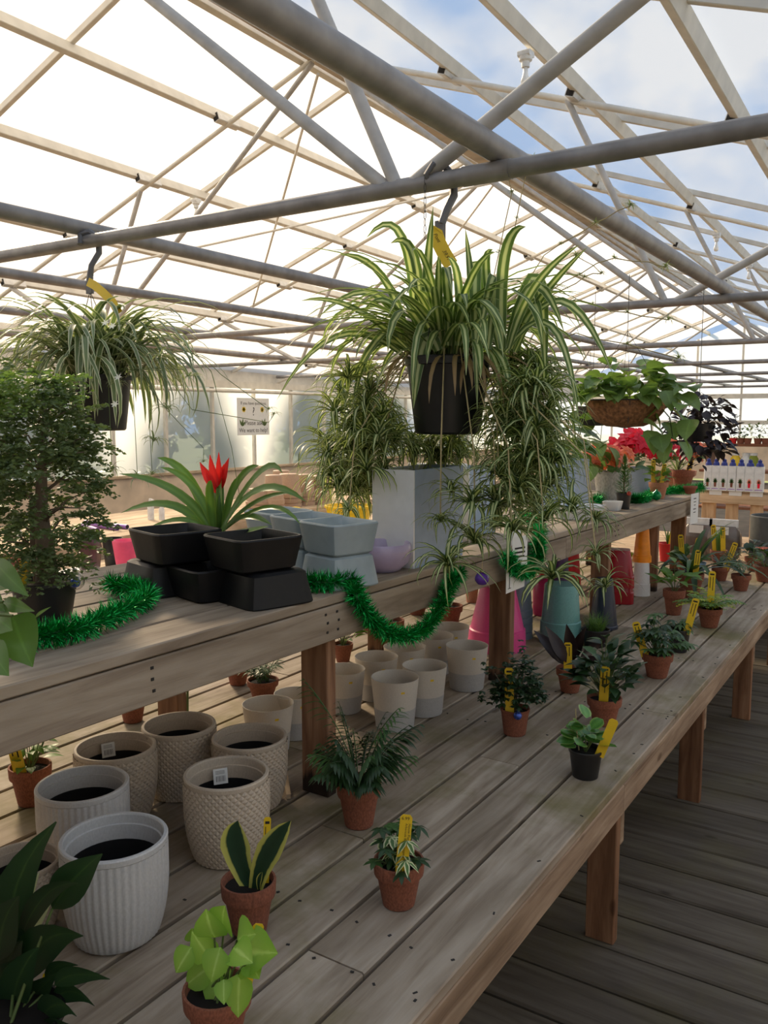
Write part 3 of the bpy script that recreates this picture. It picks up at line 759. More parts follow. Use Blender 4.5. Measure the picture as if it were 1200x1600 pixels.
for s, x, y, sz in (('Pont', 677, 366, 0.015), ('39.99', 691, 392, 0.015)):
    lettering(s, sz, 'tag_ink', pt, loc(onY(x, y, 2.243)), (PI / 2, 1.05, 0.42), shear=0.3)
# big leaves, each one a part
R1 = random.Random(21)
def spider_leaf(root, c, az, L, W, e0, e1, mat, r0=0.03, prof='strap'):
    m = MB(); ribbon(m, Vector(c) + az_dir(az) * r0, az, L, W, e0, e1, 9, 0.22, R1.uniform(-.5, .5), prof, R1.uniform(0.8, 1.3))
    m.build('leaf', mat, root, smooth=True)
for k in range(135):
    az = R1.uniform(0, 2 * PI); u = R1.random()
    e0 = R1.uniform(0.75, 1.5); e1 = e0 - R1.uniform(1.4, 2.9)
    L = R1.uniform(0.32, 0.58); W = R1.uniform(0.02, 0.036)
    spider_leaf(sp, (R1.uniform(-.05, .05), R1.uniform(-.05, .05), 0.21), az, L, W, e0, e1, 'leaf_spider')
# leaves seen against the roof and in front of the pot: root, control and tip in the plane of the plant
HERO = [((650, 545), (612, 352), (572, 372), .022), ((655, 545), (638, 382), (610, 380), .024), ((672, 540), (668, 420), (677, 322), .026), ((737, 540), (735, 430), (727, 356), .02), ((785, 545), (797, 372), (822, 354), .026),
        ((795, 545), (858, 420), (906, 382), .018), ((800, 545), (866, 440), (918, 386), .018), ((640, 548), (575, 410), (528, 398), .02), ((640, 550), (556, 458), (497, 496), .022), ((632, 556), (490, 548), (432, 626), .018),
        ((642, 550), (590, 470), (560, 500), .02), ((805, 550), (905, 488), (958, 585), .02), ((792, 545), (850, 452), (882, 520), .024), ((750, 545), (742, 452), (746, 645), .032), ((762, 545), (765, 450), (740, 560), .026),
        ((700, 548), (690, 562), (688, 690), .036), ((685, 548), (656, 560), (646, 640), .032), ((805, 548), (845, 462), (852, 598), .036), ((800, 545), (838, 480), (848, 540), .032), ((700, 540), (690, 440), (676, 492), .024), ((716, 540), (712, 420), (700, 402), .02),
        ((650, 555), (590, 530), (545, 605), .024), ((655, 560), (570, 560), (552, 640), .024), ((790, 550), (880, 540), (905, 660), .018), ((640, 548), (520, 470), (470, 470), .016), ((780, 545), (760, 400), (772, 390), .02)]
for (b, c, t, W) in HERO:
    yb = R1.uniform(2.18, 2.26); yt = yb - R1.uniform(0.02, 0.1)
    p0, pm, p1 = loc(onY(*b, yb)), loc(onY(*c, yb - 0.02)), loc(onY(*t, yt))
    u_ = 0.68; pc = (pm - p0 * (1 - u_) ** 2 - p1 * u_ ** 2) / (2 * u_ * (1 - u_))
    m = MB(); blade(m, p0, p1, W * 1.3, 0, Vector((0.5, -0.8, 0.35)), 'strap', 10, 0.2, ctrl=pc); m.build('leaf', 'leaf_spider', sp, smooth=True)
for k in range(14):
    m = MB(); ribbon(m, (R1.uniform(-.1, .13), R1.uniform(-.1, .05), 0.215), R1.uniform(-2.2, 0.9), R1.uniform(.2, .32), .014, 0.3, -1.6, 7, 0.3, .4, 'strap'); m.build('withered_leaf', 'leaf_dry', sp, smooth=True)
# plantlets
def plantlet_mesh(seed, n, L, mat='leaf_plantlet', W=0.0145):
    r = random.Random(seed); m = MB()
    for k in range(n):
        az = 2 * PI * k / n + r.uniform(-.3, .3); e0 = r.uniform(0.2, 1.35)
        ribbon(m, (0, 0, 0), az, L * r.uniform(.6, 1.15), W * r.uniform(.8, 1.15), e0, e0 - r.uniform(1.6, 2.6), 6, 0.3, r.uniform(-.5, .5), 'grass')
    return m.mesh('plantlet', mat, True)
PL = [plantlet_mesh(i, 24 + 3 * i, 0.165) for i in range(4)]
spots = []
def mass(n, cx, cy, rx, ry, sc0, sc1, y0, y1):
    for k in range(n):
        a = R1.uniform(0, 2 * PI); q = math.sqrt(R1.random())
        spots.append((cx + rx * q * math.cos(a), cy + ry * q * math.sin(a), R1.uniform(y0, y1), R1.uniform(sc0, sc1)))
mass(42, 562, 684, 54, 104, 0.85, 1.15, 2.1, 2.5)
mass(46, 826, 692, 44, 122, 0.85, 1.15, 2.12, 2.5)
mass(14, 690, 705, 60, 30, 0.75, 1.0, 2.35, 2.6)
for x, y, s in ((735, 790, 1.0), (775, 795, 1.0), (705, 770, .8), (742, 850, 1.05), (700, 885, .95), (800, 830, .9), (540, 848, .75), (545, 800, .7), (600, 745, .9), (688, 815, .55), (862, 905, 1.0), (850, 815, .9), (895, 800, .8), (930, 815, .6), (946, 920, .62), (932, 868, .5), (812, 770, 1.0), (780, 745, .9)):
    spots.append((x, y, R1.uniform(1.98, 2.1) if y > 780 else R1.uniform(2.1, 2.25), s))
runs = MB()
for i, (x, y, Y, s) in enumerate(spots):
    p = loc(onY(x, y, Y))
    inst(PL[i % 4], 'plantlet', sp, p, (R1.uniform(-.25, .25), R1.uniform(-.25, .25), R1.uniform(0, 6.28)), s)
    if i % 5 == 0 or (i > 101 and i % 2):
        h = Vector((p.x, p.y, 0)); h = h.normalized() * 0.13 if h.length > 0.02 else Vector((0.13, 0, 0))
        runs.tube([Vector((0, 0, 0.21)) + h * 0.5, h + UP * 0.25, Vector((p.x * 0.9 + h.x * .1, p.y * .9 + h.y * .1, (p.z + 0.2) / 2)), p], 0.0022, 4, cap=False)
# long wiry runners reaching up to the pipes on the far side of the pot
for path in (((742, 520), (770, 440), (800, 300), (783, 250)), ((760, 520), (800, 380), (822, 270), (832, 252)), ((780, 500), (850, 400), (930, 350), (985, 322)), ((790, 510), (880, 440), (960, 400), (1040, 418)), ((800, 520), (900, 470), (980, 490), (1045, 500)), ((800, 505), (900, 440), (940, 425), (900, 400)), ((800, 560), (900, 520), (980, 540), (1060, 560))):
    pts = [loc(onY(x, y, 2.42 + 0.03 * k)) for k, (x, y) in enumerate(path)]
    fine = []
    for i in range(len(pts) - 1):
        for t in (0, .33, .66): fine.append(pts[i].lerp(pts[i + 1], t) + Vector((0, 0, R1.uniform(-.006, .006))))
    fine.append(pts[-1]); runs.tube(fine, 0.0016, 4, cap=False)
    for q, s in ((fine[-1], .22), (fine[-4], .16), (fine[-6], .12)):
        inst(PL[0], 'plantlet', sp, q, (0, 0, R1.uniform(0, 6)), s)
runs.build('runner', 'stem_tan', sp, smooth=True)

# ------------------------------------------------------------------ hanging spider plant over the shelf, seen at the photograph's edge
PB2 = Vector((-2.855, 2.29, 1.545))
s2 = thing('hanging_spider_plant', PB2, 'bushy white-edged spider plant in a black hanging pot above the fern-leaved tree', 'plant')
MB().lathe([(0, 0), (0.092, 0), (0.098, 0.006), (0.122, 0.2), (0.13, 0.202), (0.13, 0.222), (0.12, 0.222), (0.118, 0.2), (0, 0.2)], 32).build('pot', 'black_plastic', s2, smooth=True, auto=35)
MB().lathe([(0, 0.208), (0.117, 0.202)], 20).build('soil', 'soil', s2, smooth=True)
h2 = onY(140, 375, 2.29).x - PB2.x
MB().tube([(h2 - .02, -.03, .74), (h2 - .03, -.02, .78), (h2, 0, .792), (h2 + .03, .02, .77), (h2 + .03, .02, .71), (h2 + .005, 0, .66), (h2 - 0.01, 0, .60)], [.012, .013, .014, .014, .012, .011, .014], 8).box((h2 - .01, 0, .575), (0.04, 0.014, 0.05), ch=0.004).build('hook', 'grey_plastic', s2, smooth=True, auto=40)
wm = MB()
for k in range(3):
    a = 0.3 + k * 2.094; wm.tube([(h2 - .01, 0, .56), (math.cos(a) * .125, math.sin(a) * .125, .222)], 0.0016, 5)
wm.build('wire', 'wire', s2)
paper_strip(s2, [Vector(onY(x, y, 2.25)) - PB2 for x, y in ((137, 440), (148, 446), (162, 458), (176, 472), (186, 490))], 0.034, 'tag_yellow')
R1 = random.Random(5)
for k in range(285):
    az = R1.uniform(0, 2 * PI); e0 = R1.uniform(0.5, 1.5); e1 = e0 - R1.uniform(1.8, 3.0)
    spider_leaf(s2, (R1.uniform(-.1, .1), R1.uniform(-.1, .1), 0.22 + R1.uniform(-0.02, .08)), az, R1.uniform(0.32, 0.56), R1.uniform(0.017, 0.029), e0, e1, 'leaf_spider_grey', r0=0.05)
PL2 = plantlet_mesh(11, 16, 0.08, 'leaf_spider_grey', 0.008); r2 = MB()
for x, y, s in ((240, 690, 1), (262, 640, 1), (175, 735, .9), (215, 748, .9), (238, 742, .8), (295, 590, .9), (120, 600, .8), (186, 600, .7), (30, 560, .8), (150, 520, .8), (250, 560, .9)):
    p = Vector(onY(x, y, R1.uniform(2.1, 2.2))) - PB2
    inst(PL2, 'plantlet', s2, p, (0, 0, R1.uniform(0, 6)), s); r2.tube([(p.x * .5, p.y * .6, .24), (p.x * .95, p.y * .95, .22), p], 0.0013, 4, cap=False)
for path in (((270, 520), (330, 580), (362, 700), (375, 780)), ((240, 530), (320, 560), (345, 585), (420, 640)), ((270, 600), (300, 640), (420, 660), (428, 648)), ((200, 560), (260, 640), (318, 700), (318, 722))):
    pts = [Vector(onY(x, y, 2.2)) - PB2 for x, y in path]; r2.tube(pts, 0.0013, 4, cap=False); inst(PL2, 'plantlet', s2, pts[-1], (0, 0, 1), .45)
r2.build('runner', 'stem_green', s2, smooth=True)
for i, (x, y) in enumerate(((165, 505), (185, 590), (180, 632), (176, 510))):
    m = MB()
    for j in range(6): blade(m, (0, 0, 0), az_dir(j * 1.05) * 0.016 + UP * 0.004, 0.007, 0.1, UP, 'ovate', 3)
    m.build('flower', 'petal_white', s2, loc=Vector(onY(x, y, 2.05)) - PB2, rot=(1.0, 0, .4))

# ------------------------------------------------------------------ big textured planters on the bench
def rib_wob(a, z, i): return 1.0 + 0.012 * math.sin(a * 52)
def textured(px, py, wpx, hpx, style, label, sticker=False):
    c, R = base_at(px, py, BZ, wpx, 0.72); H = hpx * depth(c) / F_PX
    t = thing('textured_planter', c, label, 'planter', 'textured cream planters standing empty on the low bench')
    rows = 22
    prof = []
    for i in range(rows + 1):
        u = i / rows; z = u * 0.93
        r = 0.79 + 0.21 * (1 - (1 - min(1, z / 0.7)) ** 2.4)
        prof.append((r, z))
    if style == 'rib':
        body = MB().lathe([(0, 0), (0.7, 0), (0.76, 0.012)] + [(0.78 + 0.21 * (1 - (1 - min(1, q / 0.65)) ** 2.2), q) for q in [0.03 + 0.9 * k / 9 for k in range(10)]] , 208, wob=lambda a, z, i: (1 + 0.013 * math.sin(a * 46)) if i > 2 else 1)
    else:
        body = MB(); K = 76; P = []
        for i in range(rows + 1):
            row = []
            for j in range(K + 1):
                a = 2 * PI * j / K; r, z = prof[i]
                d = 0.03 if (i + j) % 2 else 0.0
                row.append((r * (1 + d) * math.cos(a), r * (1 + d) * math.sin(a), 0.012 + z))
            P.append(row)
        for row in P: body.v.extend(row)
        for i in range(rows):
            for j in range(K):
                a_, b_, c_, d_ = i * (K + 1) + j, i * (K + 1) + j + 1, (i + 1) * (K + 1) + j + 1, (i + 1) * (K + 1) + j
                for q in (((a_, b_, c_), (a_, c_, d_)) if (i + j) % 2 == 0 else ((a_, b_, d_), (b_, c_, d_))): body.face(q)
        body.lathe([(0, 0), (0.71, 0), (0.79, 0.012)], 60)
    key = 'tp_' + style
    if key not in POTC: POTC[key] = body.mesh('body', 'white_ceramic' if style == 'rib' else 'beige_ceramic', style == 'rib', 50)
    inst(POTC[key], 'body', t, (0, 0, 0), (0, 0, rnd.uniform(0, 1)), (R, R, H))
    rk = 'tprim_' + style
    if rk not in POTC: POTC[rk] = MB().lathe([(0.975, 0.92), (1.0, 0.935), (1.005, 0.985), (0.985, 1.0), (0.93, 1.0), (0.915, 0.985), (0.905, 0.9), (0.875, 0.893), (0.87, 0.72), (0.86, 0.4), (0.7, 0.08), (0, 0.06)], 56).mesh('rim', 'white_ceramic' if style == 'rib' else 'beige_ceramic', True, 35)
    inst(POTC[rk], 'rim', t, (0, 0, 0), (0, 0, 0), (R, R, H))
    if 'tpin' not in POTC: POTC['tpin'] = MB().lathe([(0.865, 0.74), (0.855, 0.4), (0.69, 0.1), (0, 0.08)], 40).mesh('liner', 'black_plastic', True, 35)
    inst(POTC['tpin'], 'liner', t, (0, 0, 0), (0, 0, 0), (R * .995, R * .995, H))
    if sticker:
        a = math.atan2(-c.y, -c.x) + PI + sticker
        q = MB().box((0, 0, 0), (0.034, 0.001, 0.036)); s = q.build('price_label', 'paper', t, loc=(math.cos(a) * R * 0.72, math.sin(a) * R * 0.72, H * 0.80), rot=(-0.25, 0, a + PI / 2 + PI))
        lm = MB()
        for k in range(9): lm.poly([(-0.011 + k * .0026, -0.0011, -0.012), (-0.0098 + k * .0026 - (.0005 if k % 3 else 0), -0.0011, -0.012), (-0.0098 + k * .0026 - (.0005 if k % 3 else 0), -0.0011, 0.001), (-0.011 + k * .0026, -0.0011, 0.001)])
        for k in range(3): lm.poly([(-0.012, -0.0011, 0.006 + k * .003), (0.010, -0.0011, 0.006 + k * .003), (0.010, -0.0011, 0.0068 + k * .003), (-0.012, -0.0011, 0.0068 + k * .003)])
        lm.build('barcode', 'tag_ink', s)
    return t
textured(185, 1489, 161, 158, 'rib', 'white vertically ribbed planter in front, nearest the peace lily')
textured(135, 1372, 138, 130, 'rib', 'ribbed planter directly behind the foremost white ribbed planter')
textured(185, 1292, 122, 112, 'dia', 'diamond-textured beige planter with a price label, behind the second ribbed planter', 0.25)
textured(283, 1252, 112, 108, 'dia', 'rearmost diamond-textured beige planter, just under the shelf edge')
textured(392, 1272, 115, 108, 'dia', 'diamond-textured beige planter nearest the dark shelf post')
textured(357, 1356, 130, 132, 'dia', 'diamond-textured beige planter with a blue-white price label, behind the snake plant', 0.2)
textured(38, 1470, 118, 110, 'dia', 'beige planter half hidden behind the peace lily leaves')

# ------------------------------------------------------------------ plain cream planters
CREAMP = [(0, 0), (0.74, 0), (0.78, 0.014), (0.99, 0.985), (1.0, 1.0), (0.975, 1.0), (0.955, 0.97), (0.75, 0.05), (0, 0.04)]
def cream(px, py, wpx, hpx, label):
    c, R = base_at(px, py, BZ, wpx, 0.76); H = hpx * depth(c) / F_PX
    t = thing('cream_planter', c, label, 'planter', 'plain cream planters grouped under the shelf')
    if 'cup' not in POTC:
        POTC['cup'] = MB().lathe(CREAMP, 40).mesh('body', 'cream_ceramic', True, 35)
        POTC['cupband'] = MB().lathe([(0.783, 0.014), (0.872, 0.42), (0.874, 0.42), (0.788, 0.012)], 40).mesh('glaze_band', 'smoke_glaze', True, 35)
    inst(POTC['cup'], 'body', t, (0, 0, 0), (0, 0, rnd.uniform(0, 6)), (R, R, H)); inst(POTC['cupband'], 'glaze_band', t, (0, 0, 0), (0, 0, 0), (R * 1.004, R * 1.004, H))
    d = Vector((-c.x, -c.y, 0)).normalized()
    a = math.atan2(d.y, d.x) + 0.35
    MB().box((0, 0, 0), (0.001, 0.012, 0.007)).build('price_dot', 'tag_yellow', t, loc=(math.cos(a) * R * .945, math.sin(a) * R * .945, H * 0.8), rot=(0, 0.18, a))
for px, py, w, h, l in (
    (420, 1182, 80, 74, 'plain cream planter between the textured planters and the dark post'),
    (462, 1158, 66, 68, 'cream planter peeping out on the far side of the dark post'),
    (537, 1118, 68, 66, 'cream planter touching the bare side of the dark post'),
    (588, 1098, 68, 66, 'cream planter second along the back row from the dark post'),
    (632, 1078, 66, 62, 'cream planter third along the back row from the dark post'),
    (676, 1058, 64, 60, 'cream planter fourth along the back row, under the tinsel'),
    (702, 1040, 62, 56, 'farthest cream planter, beside the terracotta pot under the tinsel'),
    (617, 1145, 75, 80, 'foremost cream planter, behind the parlor palm fronds'),
    (663, 1122, 70, 76, 'cream planter in the front row between two others'),
    (729, 1082, 66, 68, 'cream planter standing alone next to the curly parsley-leaved plant')):
    cream(px, py, w, h, l)

# ------------------------------------------------------------------ small potted plants along the bench front
R2 = random.Random(3)
# lime arrowhead vine
t, R, H = potted('potted_arrowhead_vine', 'lime green arrowhead vine in a terracotta pot at the very front of the bench', 'plant', 342, 1650, 108, 100)
S = H * 0.86; LIME = [((300, 1480), (275, 1520)), ((335, 1465), (322, 1420)), ((330, 1500), (300, 1455)), ((345, 1480), (330, 1535)), ((365, 1480), (395, 1505)), ((380, 1490), (434, 1490)), ((360, 1510), (325, 1560)), ((375, 1520), (372, 1590)), ((330, 1510), (290, 1540)), ((350, 1450), (352, 1415)), ((340, 1520), (335, 1580)), ((390, 1500), (405, 1530)), ((350, 1530), (350, 1570)), ((310, 1470), (300, 1450)), ((370, 1470), (400, 1460))]
yp = t.location.y
for i, (a, b) in enumerate(LIME):
    yy = yp + R2.uniform(-.05, .03)
    p0, p1 = onY(*a, yy) - t.location, onY(*b, yy - 0.02) - t.location
    m = MB(); blade(m, p0, p1, (p1 - p0).length * R2.uniform(.62, .8) + 0.008, 0.12, Vector((0.3, -0.7, 0.75)), 'heart', 6, 0.15); m.build('leaf', 'leaf_lime', t, smooth=True)
stems(t, [[(R2.uniform(-.02, .02), R2.uniform(-.02, .02), S), (onY(*a, yp) - t.location) * .6 + Vector((0, 0, S * .4)), onY(*a, yp) - t.location] for a, b in LIME], 0.0018)
ptag(t, R, H, .75, .12, .22, .018, .2)
# snake plant
t, R, H = potted('potted_snake_plant', 'yellow-edged snake plant with three blades in a terracotta pot', 'plant', 390, 1468, 86, 92)
yp = t.location.y
for (b, c, e, W) in (((392, 1385), (360, 1320), (372, 1282), .066), ((400, 1390), (410, 1330), (455, 1282), .052), ((405, 1390), (402, 1375), (410, 1362), .012)):
    m = MB(); blade(m, onY(*b, yp) - t.location, onY(*e, yp - .01) - t.location, W, 0, Vector((0.35, -1, 0.1)), 'sword', 9, 0.25, ctrl=onY(*c, yp - .01) - t.location); m.build('leaf', 'leaf_snake', t, smooth=True)
ptag(t, R, H, .6, .135, .05, .014, -.1, lines=1)
# variegated arboricola
t, R, H = potted('potted_arboricola', 'cream-variegated arboricola in a terracotta pot with a tall lettered yellow tag', 'plant', 623, 1425, 80, 80)
S = H * .86
for k in range(30):
    a = R2.uniform(0, 6.28); q = R2.uniform(0.1, 0.95); h = S + R2.uniform(.012, .08)
    m = MB(); p = Vector((math.cos(a) * R * q * 1.15, math.sin(a) * R * q * 1.15, h)); palmate(m, p, a, R2.uniform(.1, .7), R2.uniform(.022, .036), 6, R2.uniform(.011, .015))
    m.build('leaf_cluster', ['leaf_variegated', 'leaf_dark', 'leaf_mid'][k % 3], t, smooth=True)
    stems(t, [[(0, 0, S), (p.x * .6, p.y * .6, (S + h) / 2 + .01), p]], .0012)
ptag(t, R, H, .08, .128, .09, .025, .72, text=[('6.99', .0095, -.0095, .117, False), ('House Plant', .0078, .0055, .110, True), ('Arboricola Basil Variegated', .0066, -.0005, .110, True)])
# parlor palm
t, R, H = potted('potted_parlor_palm', 'feathery parlor palm in a terracotta pot in front of the dark shelf post', 'plant', 561, 1298, 70, 78)
S = H * .86
for k in range(34):
    a = R2.uniform(0, 6.28); m = MB(); e0 = R2.uniform(1.0, 1.55)
    frond(m, (math.cos(a) * R * .3, math.sin(a) * R * .3, S), a, R2.uniform(.11, .22) , e0, e0 - R2.uniform(.4, 1.5), 9, .055, .011, -.45, 'lance', 0.8, .3)
    m.build('frond', 'leaf_dark' if k % 3 else 'leaf_mid', t, smooth=True)
for a, L in ((3.4, .30), (-0.15, .27)):
    m = MB(); frond(m, (0, 0, S), a, L, 1.32, .75, 9, .055, .007, -.1, 'lance', 1.1, .55); m.build('frond', 'leaf_mid', t, smooth=True)
# parsley aralia with a blue ball
t, R, H = potted('potted_parsley_aralia', 'curly parsley-leaved plant in a plastic terracotta pot with a blue bauble on its rim', 'plant', 804, 1151, 46, 46, 'plast')
S = H * .86
m = MB()
for k in range(340):
    a = R2.uniform(0, 6.28); q = R2.random() ** .5; p = Vector((math.cos(a) * q * .085 + .01, math.sin(a) * q * .085, S + .04 + R2.uniform(0, .17) * (1.25 - q)))
    if k < 18: p = Vector((-.075 + R2.uniform(-.03, .03), R2.uniform(-.03, .03) - .04, S + R2.uniform(.0, .17)))
    palmate(m, p, a, R2.uniform(-.5, .9), R2.uniform(.012, .02), 5, .011)
m.build('foliage', 'leaf_dark', t, kind='stuff')
stems(t, [[(0, 0, S), (R2.uniform(-.02, .02), R2.uniform(-.02, .02), S + .03), (R2.uniform(-.06, .06), R2.uniform(-.06, .06), S + .13)] for k in range(9)], .0016, 'bark')
ptag(t, R, H, -.35, .15, -.03, .028)
bb = MB().lathe([(0, -.0135), (.0075, -.0112), (.0117, -.0067), (.0135, 0), (.0117, .0067), (.0075, .0112), (0.002, .0135), (.002, .018), (0, .018)], 20)
bc = t.location + Vector((R * .62, -R * .95, H * .92))
bb.build('bauble', 'blue_glitter', None, smooth=True, loc=bc, label='small blue glitter bauble on the rim of the parsley-leaved plant', cat='ornament')
# peperomia
t, R, H = potted('potted_peperomia', 'round-leaved peperomia in a small black plastic pot near the bench edge', 'plant', 914, 1219, 53, 50, 'plast', 'black_plastic')
S = H * .86
for k in range(36):
    a = R2.uniform(0, 6.28); q = R2.uniform(.05, 1.0); p = Vector((math.cos(a) * R * q * .85, math.sin(a) * R * q * .85, S + .004 + (1 - q) * .095 * R2.uniform(.5, 1.1) + R2.uniform(0, .012)))
    leaf_inst(t, leafmesh('round', 'leaf_peperomia', 0.86, 0.08, .12), p, a, R2.uniform(-.4, .7) * (1 - q) + .1, R2.uniform(.04, .056), R2.uniform(-.5, .5))
stems(t, [[(0, 0, S), (math.cos(k) * .02, math.sin(k) * .02, S + .04)] for k in range(8)], .002)
stems(t, [[(-.02, 0, S), (-.03, 0, S + .07), (-.033, 0, S + .12)]], .0016, 'stem_tan', 'flower_spike')
ptag(t, R, H, .75, .115, .35, .026, .45, lines=0)
# dark gardenia-like plant
def ovate_plant(t, R, S, n, L0, L1, spread, hgt, mat, W=.5, kind='ovate'):
    me = leafmesh(kind, mat, W, .15, .22); st = []
    for k in range(n):
        a = R2.uniform(0, 6.28); q = R2.random() ** .6; p = Vector((math.cos(a) * q * spread, math.sin(a) * q * spread, S + hgt * (1 - .65 * q) * R2.uniform(.35, 1)))
        leaf_inst(t, me, p, a + R2.uniform(-.5, .5), R2.uniform(-.35, .75), R2.uniform(L0, L1), R2.uniform(-.4, .4)); st.append([(0, 0, S - .01), (p.x * .4, p.y * .4, (S + p.z) / 2), p])
    stems(t, st[::2], .0014)
t, R, H = potted('potted_gardenia', 'dark glossy-leaved shrub in a terracotta pot behind the peperomia', 'plant', 943, 1136, 54, 48)
ovate_plant(t, R, H * .86, 78, .055, .08, .09, .23, 'leaf_dark', .5)
ovate_plant(t, R, H * .86, 18, .05, .065, .085, .24, 'leaf_mid', .5)
ptag(t, R, H, -.05, .125, .03, .03)
# burgundy rubber plant
t, R, H = potted('potted_rubber_plant', 'broad burgundy-black rubber plant leaves in a terracotta pot by the grass pot', 'plant', 890, 1084, 44, 42)
yp = t.location.y
for (b, e, W) in (((885, 1040), (834, 985), .055), ((885, 1035), (852, 978), .05), ((895, 1035), (885, 975), .052), ((905, 1035), (948, 1000), .05), ((900, 1040), (940, 1030), .05), ((890, 1042), (862, 1010), .04), ((897, 1030), (915, 980), .045)):
    m = MB(); yy = yp + R2.uniform(-.05, .05); blade(m, onY(*b, yy) - t.location, onY(*e, yy - .03) - t.location, W, .1, Vector((.2, -.6, .8)), 'ovate', 6, .15); m.build('leaf', 'leaf_burgundy', t, smooth=True)
ptag(t, R, H, -.15, .115, -.03, .03)
# schefflera and the small dark pot behind it
def scheff(t, R, S, n, spread, hgt, mats, r0=.032, r1=.05, k=7, w=.015):
    for i in range(n):
        a = R2.uniform(0, 6.28); q = R2.random() ** .5; p = Vector((math.cos(a) * q * spread, math.sin(a) * q * spread, S + hgt * (1 - .6 * q) * R2.uniform(.4, 1)))
        m = MB(); palmate(m, p, a, R2.uniform(.15, .7), R2.uniform(r0, r1), k, w); m.build('leaf_cluster', mats[i % len(mats)], t, smooth=True); stems(t, [[(0, 0, S), (p.x * .5, p.y * .5, (S + p.z) / 2 + .01), p]], .0012)
t, R, H = potted('potted_schefflera', 'green umbrella-leaved schefflera in a terracotta pot with a tilted tag', 'plant', 1026, 1061, 48, 42)
scheff(t, R, H * .86, 54, .115, .19, ['leaf_mid', 'leaf_dark', 'leaf_mid'])
ptag(t, R, H, -.75, .14, -.3, .03, .35)
t, R, H = potted('potted_schefflera', 'small umbrella-leaved plant in a dark green pot behind the schefflera', 'plant', 1060, 1020, 34, 40, 'plast', 'black_plastic')
scheff(t, R, H * .86, 14, .06, .08, ['leaf_dark', 'leaf_mid'])
ptag(t, R, H, .6, .16, .22, .03)
# light green upright plant, fern, dracaena, grass
t, R, H = potted('potted_baby_rubber_plant', 'pale green upright broad-leaved plant in a terracotta pot beside the strappy dracaena', 'plant', 1052, 962, 34, 44)
ovate_plant(t, R, H * .86, 24, .08, .12, .06, .21, 'leaf_fresh', .45)
t, R, H = potted('potted_fern', 'low lime green fern spreading over a terracotta pot near the bench edge', 'plant', 1108, 982, 38, 34)
for k in range(26):
    a = k * .2416 * 1.0 + R2.uniform(-.2, .2); a = 2 * PI * k / 26; m = MB(); frond(m, (0, 0, H * .86), a, R2.uniform(.12, .2), R2.uniform(.6, 1.3), R2.uniform(-.7, -.1), 8, .04, .016, -.1, 'ovate', 1.2, .2); m.build('frond', 'leaf_fresh' if k % 3 else 'leaf_chartreuse', t, smooth=True)
ptag(t, R, H, 0, .19, .02, .032, -.1)
t, R, H = potted('potted_dracaena', 'large dark strap-leaved dracaena arching in front of the shelf posts', 'plant', 1078, 935, 40, 42)
for k in range(24):
    a = 2 * PI * k / 24 + R2.uniform(-.2, .2); m = MB(); e0 = R2.uniform(.5, 1.4); ribbon(m, (0, 0, H * .86), a, R2.uniform(.32, .48) * (.5 if math.cos(a) < -.35 else 1), R2.uniform(.026, .04), e0, e0 - R2.uniform(.9, 1.9), 8, .25, 0, 'strap'); m.build('leaf', 'leaf_dark' if k % 2 else 'leaf_mid', t, smooth=True)
ptag(t, R, H, .3, .16, .08, .03)
t, R, H = potted('potted_grass', 'tuft of fine green grass in a dark pot beside the teal pot stack', 'plant', 930, 1012, 44, 30, 'plast', 'black_plastic')
m = MB()
for k in range(260):
    a = R2.uniform(0, 6.28); e0 = R2.uniform(.8, 1.5); ribbon(m, (R2.uniform(-.03, .03), R2.uniform(-.03, .03), H * .86), a, R2.uniform(.05, .11), .0022, e0, e0 - R2.uniform(.2, 1.3), 4, .1, 0, 'grass')
m.build('blades', 'leaf_fresh', t, kind='stuff')
# far end of the bench
far = [
 ('potted_bromeliad', 'dark rosette plant with a tilted tag in a terracotta pot at the far bench end', 1125, 908, 27, 24, 'rosette', 'leaf_dark', (.3, 0)),
 ('potted_palm', 'small feathery palm in a terracotta pot, second from the far bench corner', 1157, 924, 30, 28, 'palm', 'leaf_mid', None),
 ('potted_begonia', 'red-flowered begonia in a terracotta pot at the photograph edge', 1194, 910, 34, 28, 'begonia', 'leaf_mid', (.25, 0)),
 ('potted_snake_plant', 'striped upright sansevieria with two tags behind the dark rosette plant', 1122, 880, 26, 22, 'upright', 'leaf_fresh', (-.05, 0)),
 ('potted_aglaonema', 'leafy green plant with two tags by the farthest shelf post', 1072, 905, 30, 28, 'leafy', 'leaf_mid', (.2, 0)),
 ('potted_croton', 'leafy dark plant on the bench just beyond the small palm', 1176, 893, 26, 24, 'leafy', 'leaf_dark', None),
]
